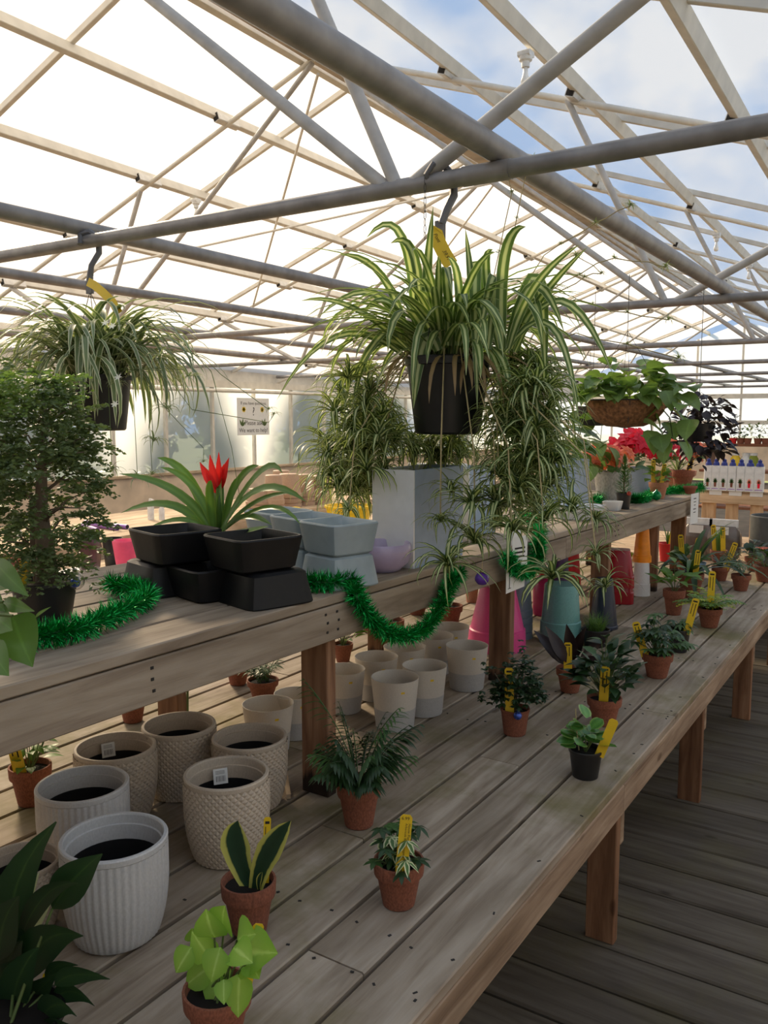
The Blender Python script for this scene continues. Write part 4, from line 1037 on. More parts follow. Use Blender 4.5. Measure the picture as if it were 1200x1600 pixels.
for nm, lb, px, py, w, h, kd, mat, tg in far:
    t, R, H = potted(nm, lb, 'plant', px, py, w, h); S = H * .86
    if kd == 'rosette':
        for k in range(18):
            m = MB(); ribbon(m, (0, 0, S), 2 * PI * k / 18, R2.uniform(.09, .14), .016, R2.uniform(.5, 1.3), R2.uniform(-.3, .4), 5, .25, 0, 'strap'); m.build('leaf', mat, t, smooth=True)
    elif kd == 'palm':
        for k in range(16):
            m = MB(); frond(m, (0, 0, S), R2.uniform(0, 6.28), R2.uniform(.12, .2), R2.uniform(.9, 1.5), R2.uniform(0, .8), 6, .06, .012, -.2, 'lance', .9, .3); m.build('frond', mat, t, smooth=True)
    elif kd == 'upright':
        for k in range(8):
            m = MB(); ribbon(m, (R2.uniform(-.02, .02), R2.uniform(-.02, .02), S), R2.uniform(0, 6.28), R2.uniform(.12, .2), .022, 1.5, 1.2, 5, .25, 0, 'strap'); m.build('leaf', mat, t, smooth=True)
    else:
        ovate_plant(t, R, S, 26, .06, .09, .09, .13, mat, .6)
        if kd == 'begonia':
            for k in range(7):
                m = MB(); palmate(m, (R2.uniform(-.06, .02), R2.uniform(-.05, .05), S + .12), 0, .2, .02, 5, .018); m.build('flower', 'petal_salmon', t)
    if tg: ptag(t, R, H, .5, .18, tg[0], .032)
    if kd in ('upright', 'leafy') and tg: ptag(t, R, H, -.4, .19, -.1, .032, .2)
# plants standing farther in, under the shelf
t, R, H = potted('potted_arrowhead_vine', 'small green vine in an orange terracotta pot left of the textured planters', 'plant', 50, 1262, 64, 68)
for k in range(26):
    a = R2.uniform(0, 6.28); p = Vector((math.cos(a) * R * R2.uniform(.1, .9), math.sin(a) * R * R2.uniform(.1, .9), H * .86 + R2.uniform(.015, .11)))
    leaf_inst(t, leafmesh('ovate', 'leaf_fresh', .5, .15, .2), p, a, R2.uniform(-.3, .6), R2.uniform(.042, .06)); 
stems(t, [[(0, 0, H * .8), (math.cos(k) * .02, math.sin(k) * .02, H * .86 + .03), (math.cos(k) * .04, math.sin(k) * .04, H * .86 + .08)] for k in range(14)], .0013)
ptag(t, R, H, -.4, .105, -.18, .03)
t, R, H = potted('potted_parlor_palm', 'tufted little palm in a terracotta pot far under the shelf', 'plant', 411, 1096, 50, 34)
for k in range(26):
    m = MB(); frond(m, (R2.uniform(-.02, .02), R2.uniform(-.02, .02), H * .86), R2.uniform(0, 6.28), R2.uniform(.07, .13), R2.uniform(1, 1.5), R2.uniform(.1, .9), 5, .045, .007, -.2, 'lance', .8, .45); m.build('frond', 'leaf_mid', t, smooth=True)
t, R, H = potted('potted_croton', 'small yellow-green plant in a terracotta pot behind the dark post', 'plant', 536, 1036, 32, 32)
ovate_plant(t, R, H * .86, 30, .05, .075, .06, .17, 'leaf_fresh', .4)
for nm, lb, px, py, w, h in (('terracotta_pot', 'terracotta pot under the shelf behind the rearmost diamond planter', 208, 1131, 46, 52), ('terracotta_pot', 'terracotta pot far under the shelf near the square wooden post', 372, 1072, 40, 40),
                             ('terracotta_pot', 'terracotta pot just below the lowest dip of the tinsel', 610, 1012, 44, 46), ('terracotta_pot', 'terracotta pot under the shelf beside the farthest cream planter', 702, 980, 42, 36), ('terracotta_pot', 'terracotta pot glimpsed between tinsel and shelf apron', 580, 990, 36, 36), ('terracotta_pot', 'terracotta pot deep under the shelf behind the tinsel loop', 652, 962, 36, 34)):
    t, R, H = potted(nm, lb, 'pot', px, py, w, h)
    if px in (208, 610, 702, 652):
        for k in range(8):
            m = MB(); ribbon(m, (0, 0, H * .86), R2.uniform(0, 6.28), R2.uniform(.12, .2), .014, R2.uniform(.6, 1.4), R2.uniform(-.6, .4), 5, .25, 0, 'strap'); m.build('leaf', 'leaf_mid', t, smooth=True)
tg = thing('plant_stake', on(259, 1120, BZ), 'red and yellow plant stake standing behind the textured planters', 'tag')
add_tag(tg, (0, 0, 0), .15, (-.12, 0), FACE_CAM, w=.022, mat='red_plastic', lines=0); add_tag(tg, (-.014, 0.002, 0), .15, (-.12, 0), FACE_CAM, w=.01, lines=0)
stems(tg, [[(.03, .05, 0), (.03, .05, .1), (.05, .05, .2)], [(.04, .06, 0), (.045, .06, .1), (.035, .05, .2)]], .004)
# joint batten lying on the planks
MB().box((0, 0, 0.006), (0.012, 0.16, 0.012)).build('wood_batten', 'pale_wood_y', None, loc=on(448, 1228, BZ), rot=(0, 0, 0.75), label='thin pale batten lying on the bench beside the dark post', cat='batten')

# ------------------------------------------------------------------ coloured pots stacked upside down
INV = [(0.70, 1.0), (0.0, 1.0)]
def inverted(px, py, wpx, hpx, mat, n, label, top=0.62, band=0.2, pitch=0.09, name='plastic_pot', squareish=False):
    c, R = base_at(px, py, BZ, wpx, 0.9); H = hpx * depth(c) / F_PX; h1 = H - (n - 1) * pitch * H
    key = ('inv', mat, round(top, 2), round(band, 2), squareish)
    if key not in POTC:
        wob = (lambda a, z, i: (abs(math.cos(a)) ** 5 + abs(math.sin(a)) ** 5) ** (-.2) * .92) if squareish else None
        POTC[key] = MB().lathe([(0.94, 0.0), (1.0, 0.0), (0.985, band), (0.93, band + .02), (top + .03, 0.97), (top, 1.0), (0, 1.0), (0, .985), (top - .03, .98), (0.9, band), (0.94, 0)], 36, wob=wob).mesh('plastic_pot', mat, True, 35)
    for k in range(n):
        w = ['topmost', 'second', 'third', 'lowest'][k if k < n - 1 or n == 1 else 3] if n > 1 else ''
        inst(POTC[key], name, None, c + Vector((0, 0, (n - 1 - k) * pitch * H)), (0, 0, .3), (R * (1 - .006 * (n - 1 - k)), R * (1 - .006 * (n - 1 - k)), h1), label=(label % w if '%s' in label else label), cat='pot', group='coloured pots stacked upside down under the shelf')
inverted(776, 1022, 90, 98, 'pink_plastic', 3, '%s bright pink pot of the upturned stack by the second post', .58, .16)
inverted(809, 1000, 46, 92, 'slate_plastic', 4, '%s slate blue pot of the upturned stack beside the pink pots', .75, .16, .13)
inverted(875, 1010, 64, 92, 'teal_plastic', 2, '%s teal pot of the upturned stack under the drooping plantlet', .78, .28, .12)
inverted(942, 985, 46, 78, 'navy_plastic', 1, 'tall dark navy upturned pot beside the red glazed stack', .55, .05)
inverted(966, 944, 50, 82, 'red_gloss', 2, '%s deep red glazed pot of the upturned square-shouldered stack', .66, .3, .3, squareish=True)
inverted(1001, 932, 28, 52, 'white_plastic', 3, '%s white pot of the upturned stack under the orange pot', .78, .2, .1)
inverted(872, 958, 36, 95, 'purple_plastic', 2, '%s dark purple pot of the upturned stack behind the teal pots', .7, .2, .14)
inverted(890, 925, 34, 66, 'red_plastic', 2, '%s bright red pot of the upturned stack partly behind the third post', .7, .2, .14)
c = base_at(1001, 930, BZ, 26)[0] + Vector((0, 0, 52 * depth(on(1001, 932, BZ)) / F_PX))
inst(MB().lathe([(0.05, 0), (0.053, 0), (0.052, .035), (.047, .037), (.033, .2), (0, .2)], 30).mesh('plastic_pot', 'orange_plastic', True, 35), 'plastic_pot', None, c + Vector((0, 0, .001)), label='orange upturned pot glowing on top of the white pots', cat='pot')
# small pale pink pot, magenta bottle, chartreuse plant, red cachepot
t, R, H = potted('pink_cup', 'pale pink cup under the shelf behind the purple bauble', 'cup', 737, 942, 22, 30, 'plast', 'terracotta_pale')
c, R = base_at(848, 963, BZ, 32, .8); k = depth(c) / F_PX
t = thing('watering_bottle', c, 'magenta bottle with a red screw top beside the teal pots', 'bottle')
MB().lathe([(0, 0), (R * .9, 0), (R, .012), (R * 1.0, 48 * k), (R * .8, 56 * k), (R * .45, 62 * k), (R * .4, 66 * k), (0, 66 * k)], 28).build('body', 'magenta_gloss', t, smooth=True, auto=40)
MB().lathe([(R * .5, 64 * k), (R * .6, 66 * k), (R * .6, 72 * k), (R * .25, 75 * k), (R * .22, 82 * k), (0, 82 * k)], 20).build('cap', 'red_plastic', t, smooth=True, auto=40)
t, R, H = potted('potted_goldfinger_plant', 'chartreuse leafy plant behind the red glazed stack', 'plant', 965, 905, 34, 26)
ovate_plant(t, R, H * .86, 60, .035, .055, .16, .12, 'leaf_chartreuse', .5)
t, R, H = potted('potted_lily', 'spiky seedling with a yellow tag in a red plastic pot by the last posts', 'plant', 1042, 878, 28, 32, 'plast', 'red_plastic')
for k in range(8):
    m = MB(); ribbon(m, (0, 0, H * .86), R2.uniform(0, 6.28), R2.uniform(.1, .2), .012, 1.3, .6, 5, .2, 0, 'grass'); m.build('leaf', 'leaf_mid', t, smooth=True)
ptag(t, R, H, .3, .19, .15, .034)
inst(MB().lathe([(0, 0), (.035, 0), (.055, .1), (.05, .1), (.033, .01), (0, .01)], 24).mesh('blue_cup', 'light_blue_plastic', True, 35), 'blue_cup', None, on(1085, 905, BZ) + Vector((0, 0.06, 0)), label='light blue plastic cup by the farthest shelf post', cat='cup')

# ------------------------------------------------------------------ peace lily at the front corner
c = on(20, 1690, BZ)
t = thing('potted_peace_lily', c, 'large dark green peace lily in the bottom corner of the photograph', 'plant')
add_pot(t, .08, .11, 'black_plastic', 'plast')
LILY = [((30, 1560), (-20, 1400), (88, 1284), .062, 'lance'), ((28, 1480), (60, 1375), (122, 1380), .028, 'lance'), ((82, 1420), (110, 1370), (160, 1334), .044, 'ovate'), ((30, 1540), (60, 1440), (130, 1462), .048, 'ovate'), ((85, 1540), (110, 1510), (172, 1530), .022, 'ovate'),
        ((70, 1530), (85, 1500), (122, 1508), .017, 'lance'), ((82, 1565), (110, 1530), (148, 1572), .024, 'ovate'), ((60, 1600), (85, 1545), (120, 1588), .032, 'ovate'), ((0, 1620), (15, 1590), (42, 1604), .03, 'ovate'), ((20, 1600), (10, 1480), (-10, 1390), .06, 'lance'), ((25, 1610), (40, 1560), (90, 1520), .04, 'ovate'),
        ((15, 1600), (20, 1520), (60, 1480), .045, 'lance'), ((20, 1640), (60, 1600), (100, 1620), .04, 'ovate'), ((5, 1620), (-20, 1540), (20, 1500), .05, 'ovate'), ((40, 1600), (50, 1550), (75, 1560), .035, 'ovate'), ((10, 1560), (0, 1500), (35, 1470), .05, 'lance'), ((0, 1500), (-5, 1440), (30, 1400), .05, 'lance'), ((60, 1640), (90, 1590), (140, 1625), .04, 'ovate')]
for b, q, e, W, pf in LILY:
    yy = R2.uniform(.72, .80); m = MB(); blade(m, onY(*b, yy) - c, onY(*e, yy - .03) - c, W * 1.35, 0, Vector((.54, -.84, .2)), pf, 8, .12, ctrl=onY(*q, yy - .02) - c); m.build('leaf', 'leaf_lily', t, smooth=True)
for b, e, W in (((38, 1425), (62, 1362), .024), ((50, 1455), (86, 1398), .026), ((30, 1500), (40, 1450), .02)):
    m = MB(); blade(m, onY(*b, .81) - c, onY(*e, .80) - c, W, .1, Vector((.5, -.7, .5)), 'lance', 6, .2); m.build('spathe', 'spathe_pale', t, smooth=True)
stems(t, [[(0, 0, .09), (onY(*b, .78) - c) * .7 + Vector((0, 0, .03)), onY(*b, .77) - c] for b, q, e, W, pf in LILY], .0024)
add_tag(t, onY(66, 1560, .80) - c, .045, (.25, 0), FACE_CAM, w=.014, lines=0)

# ------------------------------------------------------------------ on the raised shelf
R3 = random.Random(9)
def sh(px, py):
    z = 1.15
    for _ in range(4): p = on(px, py, z); z = uz(p.y)
    return p
def sh_base(px, py, wpx, taper=.7):
    p = sh(px, py); R = wpx / 2 * depth(p) / F_PX; h = Vector((p.x, p.y, 0)).normalized(); q = p + h * (R * taper); q.z = uz(q.y); return q, R * (1 + R * taper / depth(p))
# fern-leaved aralia tree
c, R = sh_base(72, 977, 102); H = 66 * depth(c) / F_PX
t = thing('potted_aralia_tree', c, 'lacy fern-leaved aralia tree in a black pot at the shelf front', 'plant')
add_pot(t, R, H, 'black_plastic', 'plast'); S = H * .86
tr = MB()
top = Vector((0.0, 0.02, S + .36))
tr.tube([(0.01, 0, S - .01), (.012, .0, S + .06), (0, .0, S + .16), (.0, .01, S + .28), top], [.026, .021, .015, .009, .004], 9)
tr.tube([(-.012, 0, S - .01), (-.025, .0, S + .07), (-.03, 0, S + .2)], [.014, .012, .005], 8)
br = []
for k in range(30):
    z = S + R3.uniform(.08, .42); a = R3.uniform(0, 6.28); L = R3.uniform(.06, .14) * (1.15 - abs(z - S - .22) * 1.5)
    p = Vector((math.cos(a) * L, math.sin(a) * L, z + R3.uniform(0, .05))); br.append((p, a)); tr.tube([(0, 0, z - .03), p * .5 + Vector((0, 0, z * .5)), p], [.0025, .002, .001], 5)
tr.build('trunk', 'bark', t, smooth=True)
fm = MB(); fn = MB()
for k in range(300):
    u = R3.random() ** .85; a = R3.uniform(0, 6.28); z = S + .045 + u * .42
    w_ = .085 * (.5 + .8 * math.sin(PI * min(1, .05 + u * .95))) * (1 if u < .8 else 1 - (u - .8) * 2.2); r = w_ * R3.random() ** .6 * .8
    compound_spray(fn if u > .84 and R3.random() < .7 else fm, (math.cos(a) * r, math.sin(a) * r, z), a + R3.uniform(-.6, .6), R3.uniform(-.7, .6), R3.uniform(.05, .1), .0062)
fm.build('foliage', 'leaf_aralia', t, kind='stuff'); fn.build('young_foliage', 'leaf_aralia_young', t, kind='stuff')
add_tag(t, (-.03, -R * .45, S * .95), .055, (.08, 0), FACE_CAM, w=.018, lines=0)
# glass ball with blue inside
gc = t.location + Vector((R * 1.02, R * .35, H * .98))
g = thing('glass_bauble', gc, 'clear glass bauble with blue filling beside the aralia tree', 'ornament')
MB().lathe([(0, -.02), (.011, -.0167), (.0175, -.0097), (.02, 0), (.0175, .0097), (.011, .0167), (.004, .0195), (0, .0198)], 24).build('ball', 'clear_ball', g, smooth=True)
MB().lathe([(0, -.012), (.008, -.009), (.012, 0), (.009, .007), (0, .01)], 14).build('filling', 'blue_glitter', g, loc=(.002, -.002, -.002))
MB().lathe([(.005, .019), (.005, .026), (.003, .028), (0, .028)], 12).build('cap', 'galvanised_tub', g)
# pothos trailing over the corner
pc = Vector((-1.47, .60, uz(.60)))
t = thing('potted_pothos', pc, 'pothos with broad pointed leaves trailing into the picture over the shelf edge', 'plant')
add_pot(t, .075, .11, 'black_plastic', 'plast')
for b, e, W, pf in (((-10, 875), (45, 932), .036, 'ovate'), ((-15, 905), (22, 918), .03, 'ovate'), ((20, 962), (51, 1042), .072, 'heart'), ((5, 940), (54, 955), .024, 'ovate'), ((-10, 960), (20, 985), .05, 'heart'), ((-15, 1010), (14, 1056), .05, 'heart'), ((-20, 925), (8, 955), .035, 'heart'), ((55, 965), (80, 948), .006, 'lance')):
    yy = R3.uniform(.74, .79); m = MB(); blade(m, onY(*b, yy) - pc, onY(*e, yy - .015) - pc, W, .1, Vector((.5, -.8, .3)), pf, 8, .14); m.build('leaf', 'leaf_pothos', t, smooth=True)
stems(t, [[(.02, .02, .1), (.06, .06, .14), onY(b[0], b[1], .76) - pc] for b in ((-10, 875), (20, 962), (5, 940), (-15, 1010))], .0025)
# tinsel
def tinsel(path, label, rad=.04, dens=5200, wind=True):
    P = [Vector(p) for p in path]; fine = []
    for i in range(len(P) - 1):
        a, b, c_, d = P[max(i - 1, 0)], P[i], P[i + 1], P[min(i + 2, len(P) - 1)]
        for k in range(8):
            u = k / 8; fine.append(.5 * ((2 * b) + (c_ - a) * u + (2 * a - 5 * b + 4 * c_ - d) * u * u + (3 * b - a - 3 * c_ + d) * u ** 3))
    fine.append(P[-1]); o0 = fine[0].copy()
    t = thing('tinsel_garland', o0, label, 'garland')
    MB().tube([p - o0 for p in fine], .004, 6).build('cord', 'tinsel_core', t)
    m = MB(); L = sum((fine[i + 1] - fine[i]).length for i in range(len(fine) - 1)); n = int(L * dens)
    for k in range(n):
        u = R3.random() * (len(fine) - 1); i = int(u); p = fine[i].lerp(fine[i + 1], u - i) - o0; tg = (fine[i + 1] - fine[i]).normalized()
        d = Vector((R3.gauss(0, 1), R3.gauss(0, 1), R3.gauss(0, 1))); d = (d - tg * d.dot(tg) * .55).normalized()
        l = rad * R3.uniform(.6, 1.1); w = d.cross(Vector((R3.gauss(0, 1), R3.gauss(0, 1), R3.gauss(0, 1)))).normalized() * .0014
        e = p + d * l; mid = p + d * (l * .55) + tg * R3.uniform(-.004, .004); j = len(m.v)
        m.v.extend([tuple(p - w * .6), tuple(p + w * .6), tuple(mid + w), tuple(mid - w), tuple(e)]); m.face((j, j + 1, j + 2, j + 3)); m.face((j + 3, j + 2, j + 4))
    m.build('strands', 'tinsel_green', t, kind='stuff')
def lift(p, d): return p + Vector((0, 0, d))
tinsel([lift(sh(x, y), .026) for x, y in ((-30, 1030), (20, 1022), (70, 1012), (120, 1003), (165, 985), (200, 968), (232, 948), (205, 935), (172, 928))], 'green tinsel garland curling over the shelf from the aralia pot to the black planters')
FX = -1.255 + .03
tinsel([lift(sh(478, 925), .026), lift(sh(515, 925), .026), lift(sh(548, 920), .022), onX(558, 935, FX), onX(575, 960, FX), onX(595, 982, FX), onX(622, 993, FX), onX(650, 990, FX), onX(672, 972, FX), onX(690, 945, FX), onX(704, 915, FX), onX(720, 893, FX)], 'green tinsel garland hanging in a loop from the shelf edge below the grey planters')
tinsel([onX(792, 868, FX + .02), onX(806, 888, FX + .02), onX(825, 893, FX + .02), onX(838, 875, FX), onX(842, 845, FX), lift(sh(840, 828), .03), lift(sh(815, 815), .03)], 'green tinsel loop around the paper notices on the shelf edge', .042, 4200)
tinsel([lift(sh(x, y), .02) for x, y in ((925, 788), (950, 784), (985, 786), (1005, 785), (1022, 776), (1045, 772), (1070, 770), (1098, 766))], 'green tinsel winding between the pots at the far end of the shelf', .05, 3200)
# square planters
def sq_prof(h, wb, wt, th):
    return [(0, 0), (wb * .86, 0), (wb * .97, .006), (wb, .02), (wt, h - .004), (wt - .002, h), (wt - th + .002, h), (wt - th, h - .004), (wb - th, .012), (0, .012)]
def sq_wob(a, z, i): return (abs(math.cos(a)) ** 9 + abs(math.sin(a)) ** 9) ** (-1 / 9)
def square_planter(corner, mat, w, h, label, group, rz=-.27, up=True, zadd=0.0, wb=.88):
    """corner: where the nearest bottom corner stands"""
    key = ('sq', mat, w, h, wb, up)
    if key not in POTC:
        m = MB().lathe(sq_prof(h, w / 2 * wb, w / 2, .008), 48, wob=sq_wob)
        if not up:
            m.v = [(x, y, h - z) for x, y, z in m.v]; m.f = [tuple(reversed(q)) for q in m.f]
        POTC[key] = m.mesh('square_planter', mat, True, 32)
    bw = w * (wb if up else 1)
    ce = Vector(corner) - Matrix.Rotation(rz, 3, 'Z') @ Vector((bw / 2 * .97, -bw / 2 * .97, 0)); ce.z = uz(ce.y) + zadd + .0005
    inst(POTC[key], 'square_planter', None, ce, (0, 0, rz), label=label, cat='planter', group=group); return ce
GB, GG = 'black square planters stacked on the shelf', 'grey-blue square planters on the shelf'
W0, H0 = .186, .082
a1 = square_planter(sh(395, 957), 'black_ceramic', W0, H0, 'black square planter turned upside down at the front of the stack', GB, up=False)
square_planter(Vector((0, 0, 0)), 'black_ceramic', W0, H0, 'open black square planter on top of the foremost upturned one', GB, zadd=H0 + .001).x
bpy.data.objects.remove(bpy.data.objects[-1]) if False else None
o = [q for q in bpy.data.objects if q.get('label') == 'open black square planter on top of the foremost upturned one'][0]; o.location = a1 + Vector((-.022, -.012, H0 + .001))
a2 = square_planter(sh(312, 946), 'black_ceramic', W0, H0, 'open black square planter on the shelf between the two stacks', GB)
a3 = square_planter(sh(236, 938), 'black_ceramic', W0, H0, 'black square planter turned upside down at the far side of the stack', GB, up=False)
inst(POTC[('sq', 'black_ceramic', W0, H0, .88, True)], 'square_planter', None, a3 + Vector((.035, -.0, H0 + .001)), (0, 0, -.27), label='open black square planter perched over two others, beside the bromeliad', cat='planter', group=GB)
g1 = square_planter(sh(522, 925), 'grey_ceramic', .165, .086, 'grey-blue square planter turned upside down nearest the lavender bowl', GG, up=False)
inst(MB().lathe(sq_prof(.086, .165 / 2 * .88, .165 / 2, .008), 48, wob=sq_wob).mesh('square_planter', 'grey_ceramic', True, 32), 'square_planter', None, g1 + Vector((0, 0, .087)), (0, 0, -.27), label='open grey-blue square planter stacked above the upturned one', cat='planter', group=GG)
for k, lb in ((1, 'grey-blue square planter turned upside down behind the black stack'), (2, 'grey-blue square planter turned upside down behind the bromeliad leaves')):
    q = g1 + Matrix.Rotation(-.27, 3, 'Z') @ Vector((-.17 * k, .02 * k, 0)); q.z = uz(q.y) + .0005
    inst(POTC[('sq', 'grey_ceramic', .165, .086, .88, False)], 'square_planter', None, q, (0, 0, -.27), label=lb, cat='planter', group=GG)
    inst(bpy.data.objects[-1].data if False else MB().lathe(sq_prof(.086, .165 / 2 * .88, .165 / 2, .008), 48, wob=sq_wob).mesh('square_planter', 'grey_ceramic', True, 32), 'square_planter', None, q + Vector((0, 0, .087)), (0, 0, -.27), label=lb.replace('turned upside down', 'standing open, second layer,'), cat='planter', group=GG)
# bromeliad with red bracts
bb = a2 + Vector((-.02, .16, 0)); bb.z = uz(bb.y)
t = thing('potted_bromeliad', bb, 'bromeliad with arching green straps and a red flower head behind the black planters', 'plant')
add_pot(t, .06, .10, 'black_plastic', 'plast')
yb = bb.y
BRO = [((325, 835), (280, 760), (188, 802), .03), ((330, 830), (290, 750), (185, 740), .03), ((330, 830), (300, 720), (245, 715), .032), ((335, 830), (310, 740), (250, 730), .026), ((345, 835), (400, 720), (480, 785), .028), ((345, 830), (370, 730), (405, 727), .03), ((350, 830), (380, 790), (425, 820), .024),
       ((345, 835), (395, 770), (455, 770), .02), ((330, 840), (300, 790), (228, 828), .02), ((340, 830), (345, 690), (348, 810), .04), ((352, 835), (390, 830), (420, 822), .018), ((345, 830), (420, 690), (442, 740), .024), ((335, 835), (290, 810), (300, 832), .02), ((350, 830), (430, 760), (470, 820), .018), ((335, 830), (325, 760), (330, 750), .03), ((350, 828), (360, 770), (372, 745), .03)]
for b, q, e, W in BRO:
    yy = yb + R3.uniform(-.06, .04); m = MB(); blade(m, onY(*b, yy) - bb, onY(*e, yy - .05) - bb, W * .88, 0, Vector((.4, -.7, .6)), 'strap', 9, .3, ctrl=onY(*q, yy - .02) - bb); m.build('leaf', 'leaf_bromeliad', t, smooth=True)
for b, e, W in (((340, 768), (312, 722), .03), ((340, 765), (328, 710), .026), ((345, 765), (342, 706), .022), ((345, 765), (358, 715), .028), ((343, 770), (350, 725), .03), ((340, 770), (335, 730), .028), ((340, 772), (322, 738), .024)):
    m = MB(); yy = yb + R3.uniform(-.02, .01); blade(m, onY(*b, yy) - bb, onY(*e, yy - .02) - bb, W, .06, Vector((.3, -.9, .2)), 'lance', 6, .3); m.build('bract', 'bract_red', t, smooth=True)
MB().tube([onY(340, 835, yb) - bb, onY(341, 790, yb) - bb, onY(343, 755, yb) - bb], [.02, .017, .012], 10).build('stem', 'leaf_bromeliad', t, smooth=True)
# lavender bowl, tall box planters
c, R = sh_base(597, 895, 94, .5); k = depth(c) / F_PX
t = thing('glazed_bowl', c, 'glossy lavender bowl on the shelf beside the grey planters', 'bowl')
MB().lathe([(0, 0), (R * .55, 0), (R * .62, .004), (R * .9, 15 * k), (R, 32 * k), (R * .96, 42 * k), (R * .93, 44 * k), (R * .9, 42 * k), (R * .85, 20 * k), (0, 6 * k)], 40).build('body', 'lavender_gloss', t, smooth=True, auto=50)
def box_planter(p, wx, wy, h, th, label, mat='blue_grey_paint', rz=0.0, inner='white_gloss'):
    t = thing('box_planter', p, label, 'planter', rz=rz)
    for nm, cx, cy, dx, dy in (('side_panel', 0, -wy / 2 + th / 2, wx, th), ('side_panel', 0, wy / 2 - th / 2, wx, th), ('side_panel', -wx / 2 + th / 2, 0, th, wy - 2 * th), ('side_panel', wx / 2 - th / 2, 0, th, wy - 2 * th)):
        MB().box((cx, cy, h / 2), (dx, dy, h), ch=.0012).build(nm, mat if cx > 0 or cy > 0 else inner, t)
    MB().box((0, 0, .006), (wx - 2 * th, wy - 2 * th, .01)).build('bottom', inner, t); return t
p = sh(646, 889); box_planter(Vector((p.x - .075, p.y + .16, uz(p.y + .16))), .15, .32, .30, .008, 'tall square planter, white on one face and blue-grey on the other, behind the hanging plantlets')
p = sh(735, 842); box_planter(Vector((p.x - .10, p.y + .12, uz(p.y + .12))), .18, .24, .27, .008, 'tall blue-grey square planter farther along the shelf behind the spider plant')
t = thing('rolled_paper', Vector((p.x - .1, p.y - .08, uz(p.y) + .275)), 'white rolled paper lying across the tall square planters', 'paper roll'); MB().tube([(-.16, .05, 0), (.06, .12, 0)], .012, 10).build('roll', 'paper', t, smooth=True)
# purple bauble on the plantlet
bp = onY(753, 904, 2.02)
t = thing('purple_bauble', bp, 'shiny purple bauble hanging from a plantlet before the shelf edge', 'ornament')
MB().lathe([(0, -.018), (.012, -.015), (.0185, -.006), (.0195, 0), (.0185, .006), (.013, .014), (.006, .018), (0, .018)], 24).build('ball', 'purple_gloss', t, smooth=True)
MB().lathe([(.006, .016), (.006, .022), (0, .022)], 12).tube([(0, 0, .02), (0, 0, .05)], .0006, 4).build('cap', 'cap_gold', t)
# paper notices on the shelf edge
def notice(p, w, h, label, lines, rz=PI / 2, lean=0.0, cat='notice'):
    t = thing('paper_notice', p, label, cat, rz=rz)
    MB().box((0, 0, -h / 2), (w, .0012, h)).build('sheet', 'paper', t, rot=(lean, 0, 0))
    for s, sz, x, z in lines:
        if s[0] == '#':                                    # a printed line too small to read
            wl_ = len(s) * sz * .5; MB().poly([(x - wl_ / 2, -.0012, z), (x + wl_ / 2, -.0012, z), (x + wl_ / 2, -.0012, z + sz * .5), (x - wl_ / 2, -.0012, z + sz * .5)]).build('printed_line', 'tag_ink', t); continue
        lettering(s, sz, 'tag_ink', t, (x, -.0012, z), (PI / 2, 0, 0), True)
    return t
n = notice(onX(806, 866, FX + .003), .16, .13, 'white paper sheet pinned under the tinsel on the shelf apron', [])
m = MB(); m.tube([(-.055, -.002, -.03), (-.054, -.002, -.115)], .0012, 4); m.tube([(-.066, -.002, -.115), (-.042, -.002, -.115)], .0012, 4); m.build('drawing', 'tag_ink', n)
card = onX(812, 862, FX + .03)
notice(lift(card, .055), .085, .105, 'small white card with three bold lines tucked into the tinsel', [('#########', .013, 0, -.045), ('#########', .013, 0, -.06), ('########', .013, 0, -.075)], rz=PI / 2 - .25)
notice(onX(808, 818, FX - .02), .09, .075, 'small white label standing above the notice on the shelf', [('##', .014, .0, -.03)], rz=PI / 2)
n = notice(onX(1086, 771, FX + .004), .14, .19, 'white price notice hanging from the far corner of the shelf', [('########', .012, 0, -.035), ('##########', .009, 0, -.055), ('#######', .009, 0, -.075), ('##########', .01, 0, -.1), ('#########', .009, 0, -.12)], rz=PI / 2 - .1)
# far shelf items
def shelf_pot(name, label, px, py, wpx, hpx, kind, mat, cat='plant'):
    c, R = sh_base(px, py, wpx); H = hpx * depth(c) / F_PX; t = thing(name, c, label, cat); add_pot(t, R, H, mat, kind); return t, R, H
p = sh(897, 806); box_planter(Vector((p.x - .1, p.y + .1, uz(p.y + .1))), .2, .2, .27, .008, 'blue-grey square planter on the shelf in front of the galvanised tub', inner='blue_grey_paint')
for px, py, w, h, lb in ((902, 812, 86, 20, 'shallow white dish on the far shelf edge'), (957, 798, 32, 14, 'small white bowl next to the little conifer')):
    c, R = sh_base(px, py, w, .6); k = depth(c) / F_PX; t = thing('white_dish', c, lb, 'dish')
    MB().lathe([(0, 0), (R * .75, 0), (R * .8, .003), (R, h * k), (R * .95, h * k), (R * .76, h * k * .35), (0, h * k * .3)], 36, wob=(lambda a, z, i: (abs(math.cos(a)) ** 4 + abs(math.sin(a)) ** 4) ** (-.25) * .9)).build('body', 'white_gloss', t, smooth=True, auto=40)
t, R, H = shelf_pot('potted_conifer', 'tiny conifer in a dark pot with a red bauble on the far shelf', 974, 796, 24, 26, 'plast', 'black_plastic')
m = MB()
for k in range(420):
    u = R3.random(); a = R3.uniform(0, 6.28); r = .055 * (1 - u) + .006; p = Vector((math.cos(a) * r * .5, math.sin(a) * r * .5, H * .86 + u * .2)); d = az_dir(a) * r + UP * .02
    i = len(m.v); sd = d.cross(UP).normalized() * .003; m.v.extend([tuple(p - sd), tuple(p + sd), tuple(p + d)]); m.face((i, i + 1, i + 2))
m.build('foliage', 'leaf_mid', t, kind='stuff'); MB().tube([(0, 0, H * .8), (0, 0, H + .15)], .004, 6).build('stem', 'bark', t)
